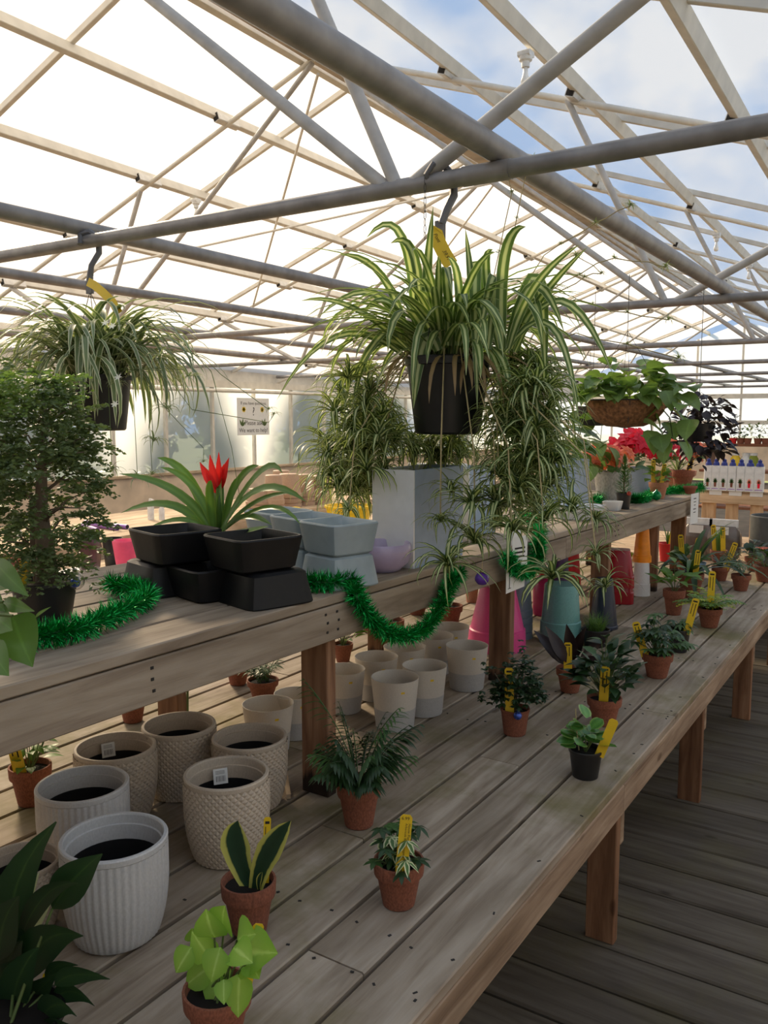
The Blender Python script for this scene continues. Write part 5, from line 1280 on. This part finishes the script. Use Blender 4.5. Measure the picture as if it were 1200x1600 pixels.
MB().lathe([(0, -.012), (.0085, -.0085), (.012, 0), (.0085, .0085), (0, .012)], 16).build('bauble', 'red_ball', None, smooth=True, loc=t.location + Vector((R * .9, -R * .8, H * .98)), label='red bauble on the rim of the tiny conifer pot', cat='ornament')
c = sh(1024, 783); k = depth(c) / F_PX
MB().lathe([(0, -8 * k), (5.6 * k, -5.6 * k), (8 * k, 0), (5.6 * k, 5.6 * k), (1.5 * k, 7.8 * k), (1.5 * k, 10 * k), (0, 10 * k)], 20).build('green_bauble', 'green_gloss', None, smooth=True, loc=lift(c, 8.2 * k) + Vector((0, .02, 0)), label='shiny green bauble at the shelf edge before the tagged terracotta pot', cat='ornament')
t, R, H = shelf_pot('potted_cyclamen', 'leafy cutting with two yellow tags in a terracotta pot at the far shelf edge', 1028, 780, 30, 26, 'terra', 'terracotta_pale')
ovate_plant(t, R, H * .86, 16, .06, .1, .05, .16, 'leaf_fresh', .7)
add_tag(t, (-R * .4, -R * .5, H * .8), .15, (-.03, 0), FACE_CAM, w=.026); add_tag(t, (R * .4, -R * .4, H * .8), .13, (.12, 0), FACE_CAM, w=.026)
t, R, H = shelf_pot('potted_aloe', 'spiky aloe in a wide terracotta bowl with a tilted yellow tag', 1058, 762, 56, 26, 'terra', 'terracotta_pale')
for k in range(16):
    m = MB(); ribbon(m, (0, 0, H * .86), 2 * PI * k / 16, R3.uniform(.14, .26), .02, R3.uniform(.5, 1.3), R3.uniform(.2, .9), 5, .3, 0, 'grass'); m.build('leaf', 'leaf_spider_grey', t, smooth=True)
add_tag(t, (R * .6, -R * .5, H * .6), .17, (.25, 0), FACE_CAM, w=.034)
t = shelf_pot('small_pot', 'little dark clay saucer pot at the shelf corner by the tinsel', 1078, 772, 22, 12, 'terra', 'terracotta', 'pot')
def tub(px, py, wpx, hpx, label, mat='galvanised_tub'):
    c, R = sh_base(px, py, wpx); H = hpx * depth(c) / F_PX; t = thing('metal_tub', c, label, 'tub')
    MB().lathe([(0, 0), (.75, 0), (.78, .02), (.97, .95), (1.0, .96), (1.0, 1.0), (.95, 1.0), (.94, .95), (.92, .85), (0, .85)], 36).build('body', mat, t, smooth=True, auto=35)
    t.children[0].scale = (R, R, H)
    MB().tube([Vector((R * 1.0, math.cos(a) * .03 - .0, H * .75 + math.sin(a) * .035)) for a in [k * .7 for k in range(10)]], .004, 6, cap=False).build('handle', mat, t)
    return t, R, H
def poinsettia(t, S, n, spread, mat, sz=.06, core=True):
    for k in range(n):
        a = R3.uniform(0, 6.28); q = R3.random() ** .5; kf = ('flower', mat)
        if kf not in POTC:
            m = MB(); palmate(m, (0, 0, 0), 0, .25, 1.0, 6, .6); palmate(m, (0, 0, .05), .5, -.1, .6, 5, .4); POTC[kf] = m.mesh('flower', mat, True)
        inst(POTC[kf], 'flower', t, (math.cos(a) * q * spread, math.sin(a) * q * spread, S + .15 - .06 * q + R3.uniform(-.03, .03)), (R3.uniform(.3, 1.1), 0, FACE_CAM + R3.uniform(-.8, .8)), sz * R3.uniform(.85, 1.2))
    ovate_plant(t, .1, S, 22, .07, .1, spread, .1, 'leaf_mid', .6)
t, R, H = tub(955, 786, 56, 48, 'galvanised tub with salmon poinsettias on the far shelf'); poinsettia(t, H * .85, 24, .16, 'petal_salmon', .06)
t, R, H = tub(997, 775, 46, 44, 'blue-grey metal tub of red poinsettias on the far shelf', 'blue_grey_paint'); poinsettia(t, H * 1.3, 22, .15, 'petal_red', .085)
for nd, lb, px, py in (('petal_red', 'red poinsettia rising behind the aloe bowl', 1030, 768), ('petal_salmon', 'pale salmon poinsettia at the far back of the shelf', 1066, 766)):
    t, R, H = shelf_pot('potted_poinsettia', lb, px, py, 36, 30, 'terra', 'terracotta'); poinsettia(t, H * 1.35, 14, .15, nd, .07)
# pothos in the square planter
pq = sh(905, 800); p0 = Vector((pq.x - .1, pq.y + .1, uz(pq.y + .1) + .02))
t = thing('potted_pothos', p0, 'climbing pothos with big green leaves growing in the blue-grey square planter', 'plant')
MB().lathe([(0, .1), (.06, .1), (.08, .22), (.075, .22), (0, .21)], 20).build('pot', 'black_plastic', t, smooth=True, auto=35)
for k in range(22):
    a = R3.uniform(0, 6.28); p = Vector((math.cos(a) * R3.uniform(.02, .13), math.sin(a) * R3.uniform(.02, .13), .24 + R3.uniform(0, .24)))
    leaf_inst(t, leafmesh('heart', 'leaf_pothos', .85, .1, .12, 6), p, a, R3.uniform(-.9, .2), R3.uniform(.09, .13), R3.uniform(-.3, .3))
stems(t, [[(0, 0, .2), (math.cos(k) * .05, math.sin(k) * .05, .35), (math.cos(k) * .09, math.sin(k) * .09, .5)] for k in range(5)], .003)

# ------------------------------------------------------------------ baskets hanging farther back
cb = onY(976, 668, 4.25)
t = thing('hanging_coir_basket', cb, 'philodendron with heart leaves in a coir-lined hanging basket', 'plant')
k = depth(cb) / F_PX; Rb = 62 * k
MB().lathe([(0, 0), (Rb * .45, .006), (Rb * .72, .03), (Rb * .92, .08), (Rb, .135), (Rb * .96, .14), (Rb * .88, .09), (0, .07)], 44, wob=lambda a, z, i: 1 + .022 * math.sin(a * 14)).build('liner', 'coir', t, smooth=True)
w = MB().tube([(math.cos(a) * Rb * 1.02, math.sin(a) * Rb * 1.02, .136) for a in [2 * PI * j / 28 for j in range(29)]], .0028, 5, cap=False)
for j in range(4):
    a = j * PI / 2 + .4; w.tube([(math.cos(a) * Rb, math.sin(a) * Rb, .136), (0, 0, .48)], .0012, 4)
    w.tube([(math.cos(a) * Rb * 1.02, math.sin(a) * Rb * 1.02, .13), (math.cos(a) * Rb * .74, math.sin(a) * Rb * .74, .026), (0, 0, -.003)], .0018, 4)
w.tube([(0, 0, .48), (0, 0, CHORD_Z - cb.z)], .0018, 4)
w.build('wire_frame', 'wire', t)
hm = leafmesh('heart', 'leaf_philodendron', .86, .2, .25, 8)
for j in range(115):
    a = R3.uniform(0, 6.28); q = R3.random() ** .5; p = Vector((math.cos(a) * q * Rb * 1.05, math.sin(a) * q * Rb * 1.05, .15 + .18 * (1 - q * q) * R3.uniform(.4, 1.1)))
    leaf_inst(t, hm, p, a + R3.uniform(-.6, .6), R3.uniform(-1.0, .5), R3.uniform(.075, .12), R3.uniform(-.5, .5))
for x, y in ((1015, 640), (1030, 630), (1040, 660), (1050, 640), (1060, 618), (1075, 605), (1085, 600), (1030, 680), (1045, 690), (1060, 690), (1005, 660), (1020, 700), (1000, 680), (1065, 650), (1080, 655), (1010, 620), (1040, 610), (1035, 700), (1055, 675), (1012, 672), (1070, 632)):
    p = onY(x, y, 4.2 + R3.uniform(-.1, .1)) - cb; leaf_inst(t, hm, p, R3.uniform(-2.6, .6), R3.uniform(-1.3, -.2), R3.uniform(.09, .13), R3.uniform(-.4, .4))
stems(t, [[(.05, 0, .12), (.15, .0, .13), (.22, 0, .05), (.24, 0, -.05)], [(.05, 0, .12), (.18, .02, .18), (.28, 0, .16)], [(.05, 0, .12), (.12, 0, .1), (.14, 0, -.06)]], .003)
db = onY(1090, 690, 4.9)
t = thing('hanging_purple_plant', db, 'dark purple-black leafy plant hanging behind the coir basket', 'plant')
MB().lathe([(0, 0), (.07, 0), (.09, .1), (.085, .1), (0, .09)], 24).build('pot', 'black_plastic', t, smooth=True, auto=35)
MB().tube([(0, 0, .14), (0, 0, CHORD_Z - db.z)], .0018, 4).build('wire', 'wire', t)
dm = leafmesh('ovate', 'leaf_purple_black', .62, .12, .2)
for j in range(230):
    a = R3.uniform(0, 6.28); q = R3.random() ** .5; p = Vector((math.cos(a) * q * .17, math.sin(a) * q * .17, .06 + R3.uniform(-.16, .22) * (1.1 - q * .4)))
    leaf_inst(t, dm, p, a, R3.uniform(-1.2, .5), R3.uniform(.05, .08), R3.uniform(-.5, .5))
for x, y in ((1105, 640), (1115, 630), (1100, 690), (1090, 715), (1080, 725), (1110, 660), (1120, 650)):
    for j in range(8): leaf_inst(t, dm, onY(x + R3.uniform(-12, 12), y + R3.uniform(-12, 12), 4.9) - db, R3.uniform(0, 6), R3.uniform(-1, .4), R3.uniform(.035, .055))
gb = onY(925, 665, 4.75)
t = thing('hanging_green_pot', gb, 'small dark hanging pot with a pothos vine beside the coir basket', 'plant')
MB().lathe([(0, 0), (.065, 0), (.09, .11), (.085, .11), (0, .1)], 24).build('pot', 'black_plastic', t, smooth=True, auto=35)
MB().tube([(0, 0, .1), (0, 0, CHORD_Z - gb.z)], .0015, 4).build('wire', 'wire', t)
paper_strip(t, [onY(x, y, 4.7) - gb for x, y in ((927, 582), (925, 592), (922, 602))], .03, 'tag_yellow')
for x, y in ((905, 640), (912, 650), (915, 630), (930, 645), (945, 690), (950, 698), (930, 700), (925, 690), (940, 705), (915, 715), (900, 725), (925, 728), (880, 735)):
    leaf_inst(t, hm, onY(x, y, 4.7 + R3.uniform(-.08, .08)) - gb, R3.uniform(-2.6, .6), R3.uniform(-1.2, 0), R3.uniform(.1, .15), R3.uniform(-.4, .4))
stems(t, [[(0, 0, .1), (.08, -.05, .08), onY(938, 690, 4.7) - gb], [(0, 0, .1), (-.08, -.05, .08), onY(915, 715, 4.7) - gb]], .002)

# ------------------------------------------------------------------ end of the bench: stand, bottles, bags, rings
R4 = random.Random(12)
endb = thing('end_bench', (-1.6, 7.3, 0), 'pale timber bench beyond the far end of the planked bench', 'bench')
EZ = .54
for i in range(12):
    MB().box((0, 0, 0), (2.9, .131, .03), ch=.003).build('plank', 'pale_wood_x', endb, loc=(0, -.92 + i * .14, EZ - .015))
MB().box((0, 0, 0), (2.9, .036, .14), ch=.003).build('apron', 'pale_wood_x', endb, loc=(0, -.985, EZ - .08))
for x in (-1.4, 0, 1.4):
    for y in (-.9, .7): MB().box((0, 0, 0), (.089, .089, EZ - .03), ch=.003).build('leg', 'pale_wood_z', endb, loc=(x, y, (EZ - .03) / 2))
# pallet stand
SY = 7.15; pl = onY(1098, 765, SY); pr_ = onY(1200, 768, SY); sx0, sx1 = pl.x - .02, pr_.x + .35; sz = pl.z
st = thing('timber_stand', ((sx0 + sx1) / 2, SY + .15, EZ), 'slatted pine stand carrying the row of white bottles', 'stand')
SW = sx1 - sx0
MB().box((0, 0, 0), (SW, .3, .02), ch=.003).build('top', 'pale_wood_x', st, loc=(0, 0, sz - EZ - .01))
MB().box((0, 0, 0), (SW, .025, .085), ch=.003).build('rail', 'pale_wood_x', st, loc=(0, -.14, sz - EZ - .063))
for i in range(5):
    MB().box((0, 0, 0), (.095, .02, sz - EZ - .02), ch=.003).build('slat', 'pale_wood_z', st, loc=(-SW / 2 + .06 + i * (SW - .12) / 4, -.118, (sz - EZ - .02) / 2))
for x in (-SW / 2 + .05, SW / 2 - .05): MB().box((0, 0, 0), (.05, .05, sz - EZ - .02), ch=.003).build('leg', 'pale_wood_z', st, loc=(x, .11, (sz - EZ - .02) / 2))
BOT = [(1106, 'first'), (1118, 'second'), (1130.5, 'third'), (1143.5, 'fourth'), (1157, 'fifth'), (1171, 'sixth'), (1186, 'seventh')]
for i, (px, od) in enumerate(BOT):
    p = onY(px, 760, SY); p.z = sz; t = thing('plant_food_bottle', p, '%s white plant food bottle from the poinsettia end of the row' % od, 'bottle', 'white plant food bottles on the pine stand')
    w = .062 if i < 5 else .07
    MB().box((0, 0, .1), (w, .045, .2), ch=.006).build('body', 'white_plastic', t)
    MB().lathe([(w * .42, .2), (w * .36, .222), (.016, .228), (.016, .248), (.006, .25), (.005, .256), (0, .256)], 14).build('cap', 'blue_plastic', t, smooth=True, auto=35)
    q = MB(); q.poly([(-.008, -.0235, .03), (.008, -.0235, .03), (.01, -.0235, .065), (-.01, -.0235, .065)]); q.build('label_pot', 'terracotta' if i < 5 else 'petal_red', t)
    q = MB()
    for a in range(7): blade(q, (0, -.0236, .065), (math.cos(.45 * a + .2) * .02, -.0236, .065 + math.sin(.45 * a + .2) * .04), .008, 0, (0, -1, 0), 'ovate', 3, 0)
    q.build('label_plant', 'leaf_mid' if i < 5 else 'petal_salmon', t)
    q = MB(); q.poly([(-w * .4, -.0235, .012), (w * .4, -.0235, .012), (w * .4, -.0235, .018), (-w * .4, -.0235, .018)]); q.build('label_print', 'violet_card', t)
for i, px in enumerate((1118, 1149, 1182)):
    p = onY(px, 770, SY - .003); MB().box((0, 0, 0), (.095, .002, .035)).build('price_strip', 'paper', None, loc=(p.x, SY - .0065, sz - .02), label=['price strip below the first bottles on the pine stand', 'price strip below the middle bottles on the pine stand', 'price strip below the last bottles on the pine stand'][i], cat='label')
# soil bags
def bag(p, w, d, h, label, mat='bag_plastic'):
    t = thing('soil_bag', p, label, 'bag'); m = MB(); rows = []
    for i in range(9):
        u = i / 8; z = h * u; q = (1 - abs(2 * u - 1) ** 4 * .35); row = []
        for j in range(25):
            a = 2 * PI * j / 24; s_ = (abs(math.cos(a)) ** 4 + abs(math.sin(a)) ** 4) ** (-.25) * (1 + R4.uniform(-.02, .02) * (j < 24))
            row.append((math.cos(a) * s_ * w / 2 * q, math.sin(a) * s_ * d / 2 * q * (1 if u < .85 else .6), z))
        row[-1] = row[0]; rows.append(row)
    m.grid(rows); m.poly([rows[-1][j] for j in range(24)]); m.build('sack', mat, t, smooth=True)
    MB().box((0, -d / 2 * 1.03, h * .9), (w * .42, .003, h * .22)).build('paper_label', 'paper', t)
    MB().box((0, 0, h + .02), (w * .8, .02, .06), ch=.004).build('folded_top', 'white_plastic', t)
p = onY(1072, 884, 6.5); bag(Vector((p.x + .07, 6.55, EZ + .001)), .24, .17, .26, 'clear soil bag with a white label, nearest the last shelf post')
p = onY(1126, 884, 6.5); bag(Vector((p.x, 6.55, EZ + .001)), .25, .18, .26, 'dark soil bag with a white label beside the grey rings')
for k in range(2):
    p = onY(1184, 884, 6.5)
    inst(POTC.setdefault('ring', MB().lathe([(.13, 0), (.16, 0), (.163, .06), (.165, .17), (.158, .175), (.15, .17), (.14, .03), (.13, 0)], 40).mesh('planter_ring', 'rubber_grey', True, 35)), 'planter_ring', None, (p.x + .08, 6.62, EZ + .001 + k * .177), label=['lower grey round planter of the pair on the far bench', 'upper grey round planter of the pair on the far bench'][k], cat='planter')
# brown shelf unit by the far wall with ornaments
su = onY(1168, 694, 11.0)
t = thing('wooden_shelf_unit', (su.x + .2, 11.2, 0), 'reddish brown wooden shelf unit near the far wall', 'shelf')
for z in (.5, .95, su.z): MB().box((0, 0, z - .015), (1.5, .4, .03), ch=.003).build('board', 'brown_wood_x', t)
for x in (-.66, .66): MB().box((x, 0, su.z / 2), (.04, .38, su.z - .02), ch=.003).build('side', 'post_wood', t)
for i, (px, hh, mat, lb) in enumerate(((1145, .3, 'leaf_purple_black', 'small decorated bush in a red pot on the brown shelf unit'), (1157, .12, 'leaf_mid', 'small plant second on the brown shelf unit'), (1168, .17, 'leaf_spider_grey', 'wispy grey plant third on the brown shelf unit'), (1184, .17, 'leaf_aralia', 'slim plant fourth on the brown shelf unit'), (1196, .22, 'leaf_spider_grey', 'pale plant at the end of the brown shelf unit'))):
    p = onY(px, 694, 11.1); q = thing('shelf_plant', (p.x, 11.1, su.z + .001), lb, 'plant'); add_pot(q, .05, .07, 'red_plastic' if i == 0 else 'terracotta', 'plast')
    for k in range(34):
        a = R4.uniform(0, 6.28); leaf_inst(q, leafmesh('ovate', mat, .5, .12, .2), (math.cos(a) * R4.uniform(0, .05), math.sin(a) * R4.uniform(0, .05), .06 + R4.uniform(0, hh)), a, R4.uniform(-.4, .8), R4.uniform(.04, .07))
for i, (px, mat, lb) in enumerate((1150.5, 'yellow_plastic', 'yellow jar on the lower board of the brown shelf unit'), ) if False else enumerate([(1150, 'yellow_plastic', 'yellow jar on the second board of the brown shelf unit'), (1166, 'white_plastic', 'white jar on the second board of the brown shelf unit'), (1178, 'leaf_chartreuse', 'lime pot on the second board of the brown shelf unit')]):
    p = onY(px, 705, 11.1); q = thing('jar', (p.x, 11.1, .951), lb, 'jar'); MB().lathe([(0, 0), (.05, 0), (.06, .02), (.06, .14), (.04, .17), (.04, .19), (0, .19)], 18).build('body', mat, q, smooth=True, auto=40); MB().lathe([(.045, .18), (.045, .21), (0, .21)], 16).build('lid', 'white_plastic', q)
# lamp bulbs under the purlins
for i, (px, py, Y, lb) in enumerate(((826, 90, 4.6, 'bare white lamp bulb in a socket under the sky-side purlin, nearest the camera'), (420, 360, 6.0, 'bare lamp bulb under the bright slope above the first chord'), (905, 372, 9.6, 'bare lamp bulb on the sky-side purlin beyond the second truss'), (1117, 448, 11.5, 'bare lamp bulb far along the sky-side purlin'))):
    x = RX + (2.07 if i != 1 else -1.9); zt = roofz(x, Y) + .02
    q = thing('lamp_bulb', (x, Y, zt - .25), lb, 'lamp')
    q.scale = (.8, .8, .8); q.location.z += .05
    MB().box((0, 0, .215), (.09, .09, .04), ch=.008).build('box', 'white_plastic', q)
    MB().lathe([(.05, .2), (.045, .175), (.03, .165), (.028, .13), (0, .13)], 18).build('socket', 'white_plastic', q, smooth=True, auto=40)
    MB().lathe([(0, 0), (.018, .004), (.03, .02), (.032, .038), (.026, .062), (.018, .085), (.016, .13), (0, .13)], 20).build('bulb', 'bulb_glass', q, smooth=True)
# hanging signs
def sign(p, w, h, label, rz, texts, extra=None):
    t = thing('hanging_sign', p, label, 'sign', rz=rz); MB().box((0, 0, 0), (w, .006, h)).build('board', 'paper', t)
    for s_, sz, x, z, m_ in texts:
        lettering(s_, sz, m_, t, (x, -.0045, z), (PI / 2, 0, 0), True)
    return t
p = onY(898, 608, 8.4); t = sign(p, .34, .25, 'white aisle sign with a black figure 5 under the truss', -YAW, [('5', .24, 0, -.08, 'tag_ink')])
MB().tube([(-.15, 0, .125), (-.15, 0, CHORD_Z - p.z)], .002, 4).tube([(.15, 0, .125), (.15, 0, CHORD_Z - p.z)], .002, 4).build('wire', 'wire', t)
p = onX(396, 651, -9.66); k = depth(p) / F_PX
t = sign(p, .80, .62, 'white sign with yellow flowers asking customers to ask for help, on the side wall', PI / 2, [('If you have questions', .075, 0, .2, 'tag_ink'), ('?', .2, 0, .02, 'tag_ink'), ('Please ask', .11, 0, -.14, 'tag_ink'), ('We want to help!', .1, 0, -.26, 'tag_ink')])
for sx in (-.24, .22):
    m = MB()
    for j in range(8): blade(m, (sx, -.005, .12), (sx + math.cos(j * .785) * .055, -.005, .12 + math.sin(j * .785) * .055), .035, 0, (0, -1, 0), 'ovate', 3, 0)
    m.build('painted_flower', 'yellow_plastic', t)
    m = MB()
    for a in (2.2, 1.3, .6): blade(m, (sx * 1.2, -.005, -.16), (sx * 1.2 + math.cos(a) * .1, -.005, -.16 + math.sin(a) * .14), .045, 0, (0, -1, 0), 'ovate', 3, 0)
    m.build('painted_leaf', 'stem_green', t)
# ------------------------------------------------------------------ potting table along the side wall
TZ = .6; tx0 = -5.70
tb = thing('potting_table', (-6.4, 9.0, 0), 'long pale potting table before the side wall', 'table')
for i in range(8): MB().box((0, 0, 0), (.172, 14, .03), ch=.003).build('plank', 'pale_wood_y', tb, loc=(.614 - i * .176, 0, TZ - .015))
MB().box((0, 0, 0), (.036, 14, .14), ch=.003).build('apron', 'pale_wood_y', tb, loc=(.69, 0, TZ - .1))
for y in range(-6, 7, 2):
    for x in (.6, -.6): MB().box((0, 0, 0), (.089, .089, TZ - .03), ch=.003).build('leg', 'pale_wood_z', tb, loc=(x, y + .5, (TZ - .03) / 2))
lb_ = thing('low_platform', (-4.75, 6.5, 0), 'low timber platform between the shelf and the potting table', 'platform')
LZ = .45
for i in range(9): MB().box((0, 0, 0), (.182, 10, .03), ch=.003).build('plank', 'pale_wood_y', lb_, loc=(.75 - i * .187, 0, LZ - .015))
for y in (-4.5, -1.5, 1.5, 4.5):
    for x in (.7, -.7): MB().box((0, 0, 0), (.089, .089, LZ - .03), ch=.003).build('leg', 'pale_wood_z', lb_, loc=(x, y, (LZ - .03) / 2))
# things on them
def tablething(px, py, z): return on(px, py, z)
for i, (a, b, r, lb) in enumerate((((134, 822), (184, 829), 5, 'longer purple cardboard tube on the potting table'), ((128, 826), (152, 834), 4.5, 'short purple cardboard tube in front of the others'), ((165, 823), (199, 827), 3.6, 'thin purple cardboard tube behind the longer one'))):
    p, q = on(*a, TZ), on(*b, TZ); k = depth(p) / F_PX * r; t = thing('cardboard_tube', (p + q) / 2 + Vector((0, 0, k)), lb, 'tube')
    MB().tube([(p - q) / 2, (q - p) / 2], k, 16).build('tube', 'violet_card', t, smooth=True, auto=40); MB().tube([(q - p) / 2 * 1.0, (q - p) / 2 * 1.004], k * .82, 16).build('shade_disc', 'nail_and_hollow_shade', t)  # flat dark disc standing for the shade inside the tube
def bottle(px, py, wpx, hpx, mat, cap, label):
    p = on(px, py, TZ); k = depth(p) / F_PX; t = thing('spray_bottle', p, label, 'bottle'); r = wpx / 2 * k; h = hpx * k
    MB().lathe([(0, 0), (r, 0), (r, h * .6), (r * .6, h * .74), (r * .5, h * .78), (0, h * .78)], 20).build('body', mat, t, smooth=True, auto=40)
    MB().lathe([(r * .6, h * .76), (r * .6, h * .86), (r * .45, h), (0, h)], 16).box((r * .5, 0, h * .92), (r * 1.4, r * .7, h * .12)).build('cap', cap, t, smooth=True, auto=40)
bottle(236, 812, 10, 33, 'white_plastic', 'white_plastic', 'white bottle on the potting table seen past the bromeliad')
bottle(253, 812, 9, 27, 'white_plastic', 'blue_plastic', 'blue-topped spray bottle on the potting table')
bottle(27, 838, 14, 18, 'white_plastic', 'blue_plastic', 'blue and white jar on the potting table behind the aralia')
bottle(330, 812, 12, 26, 'teal_plastic', 'white_plastic', 'teal sprayer on the potting table behind the bromeliad straps')
# stacks of brown nursery pots
BP = [(.94, 0), (1.0, 0), (1.0, .16), (.93, .17), (.74, .98), (.70, 1.0), (0, 1.0), (0, .97), (.69, .965), (.89, .14), (.94, 0)]
for i, (px, py, w, h, n) in enumerate(((406, 797, 44, 34, 3), (428, 797, 34, 55, 2), (452, 792, 40, 52, 3), (478, 789, 30, 48, 3), (502, 787, 34, 44, 2), (440, 785, 34, 50, 2))):
    p = on(px, py, TZ); k = depth(p) / F_PX; R = w / 2 * k; h1 = h * k / (1 + .22 * (n - 1)); od = ['first', 'second', 'third', 'fourth', 'fifth', 'sixth'][i]
    me = POTC.setdefault('brownpot', MB().lathe(BP, 26).mesh('nursery_pot', 'brown_plastic', True, 35))
    for j in range(n): inst(me, 'nursery_pot', None, p + Vector((0, 0, j * .22 * h1 + .0005)), (0, 0, R4.uniform(0, 6)), (R, R, h1), label='%s upturned brown pot in the %s stack from the bromeliad along the potting table' % (['lowest', 'middle', 'top'][j if j < n - 1 else 2], od), cat='pot', group='brown pots stacked upside down on the potting table')
p = on(457, 823, LZ); k = depth(p) / F_PX
t = thing('yellow_basket', p, 'yellow plastic basket with arched handle below the brown pots', 'basket')
MB().lathe([(0, 0), (20 * k, 0), (24 * k, 14 * k), (25 * k, 15 * k), (22 * k, 15 * k), (0, 4 * k)], 30).build('body', 'yellow_plastic', t, smooth=True, auto=40)
MB().tube([(math.cos(a) * 14 * k + 6 * k, math.cos(a) * 9 * k, 14 * k + math.sin(a) * 16 * k) for a in [PI * j / 10 for j in range(11)]], 2.2 * k, 8).build('handle', 'yellow_plastic', t, smooth=True)
p = on(545, 828, LZ); k = depth(p) / F_PX; t = thing('yellow_bucket', p, 'yellow bucket half hidden by the hanging plantlets', 'bucket')
MB().lathe([(0, 0), (28 * k, 0), (36 * k, 36 * k), (38 * k, 36 * k), (38 * k, 39 * k), (35 * k, 39 * k), (27 * k, 3 * k), (0, 3 * k)], 32).build('body', 'yellow_plastic', t, smooth=True, auto=40)
p = on(177, 884, LZ); k = depth(p) / F_PX; t = thing('black_nursery_pot', p, 'black nursery pot on the platform beyond the tinsel', 'pot'); add_pot(t, 16 * k, 44 * k, 'black_plastic', 'plast')
p = on(198, 905, LZ); k = depth(p) / F_PX; t = thing('pink_cup', p, 'tall hot pink cup beside the black square planters', 'cup'); MB().lathe([(0, 0), (12 * k, 0), (20 * k, 60 * k), (19 * k, 62 * k), (17 * k, 60 * k), (10 * k, 3 * k), (0, 3 * k)], 26).build('body', 'hot_pink', t, smooth=True, auto=40)
p = on(155, 900, LZ); MB().box((0, 0, .004), (.8, .5, .006)).build('white_sheet', 'paper', None, loc=p, rot=(0, 0, .2), label='white sheet spread on the low platform', cat='sheet')
p = on(140, 896, LZ); k = depth(p) / F_PX; t = thing('foil_bag', lift(p, .008), 'dark maroon crinkled bag behind the aralia tree', 'bag')
m = MB().lathe([(0, 0), (11 * k, 0), (15 * k, 8 * k), (18 * k, 40 * k), (14 * k, 62 * k), (4 * k, 70 * k), (0, 70 * k)], 18, wob=lambda a, z, i: 1 + .12 * math.sin(a * 5 + i)); m.build('sack', 'maroon_bag', t, smooth=True)
for i, (px, py, lb) in enumerate(((10, 905, 'terracotta pot on the platform behind the aralia tree'), (30, 915, 'second terracotta pot low behind the aralia tree'))):
    p = on(px, py, LZ); t = thing('terracotta_pot', p, lb, 'pot'); k = depth(p) / F_PX; add_pot(t, 22 * k, 36 * k)
# ------------------------------------------------------------------ trees and hedge outside the side wall
def crown(name, c, r, n, label, mat='leaf_mid', sz=.16):
    t = thing(name, (c[0], c[1], -.09), label, 'tree'); m = MB()
    for k in range(n):
        d = Vector((R4.gauss(0, 1), R4.gauss(0, 1), R4.gauss(0, 1))).normalized(); p = Vector((d.x * r[0], d.y * r[1], c[2] + d.z * r[2])) * 1.0; p = Vector((p.x * R4.uniform(.5, 1), p.y * R4.uniform(.5, 1), c[2] + (p.z - c[2]) * R4.uniform(.5, 1)))
        u = Vector((R4.gauss(0, 1), R4.gauss(0, 1), R4.gauss(0, 1))).normalized() * sz; v = u.cross(d).normalized() * sz * .6; i = len(m.v)
        m.v.extend([tuple(p - u), tuple(p + v), tuple(p + u), tuple(p - v)]); m.face((i, i + 1, i + 2, i + 3))
    m.build('foliage', mat, t, kind='stuff'); MB().tube([(0, 0, 0), (0, 0, c[2])], [.12, .07], 8).build('trunk', 'bark', t)
for i in range(7):
    crown('garden_tree', (-13.2 + R4.uniform(-.4, .4), 2.5 + i * 2.95, 2.4), (1.2, 1.4, 2.3), 1900, 'leafy garden tree outside the side wall, %s along from the camera' % ['first', 'second', 'third', 'fourth', 'fifth', 'sixth', 'seventh'][i], 'leaf_outdoor')
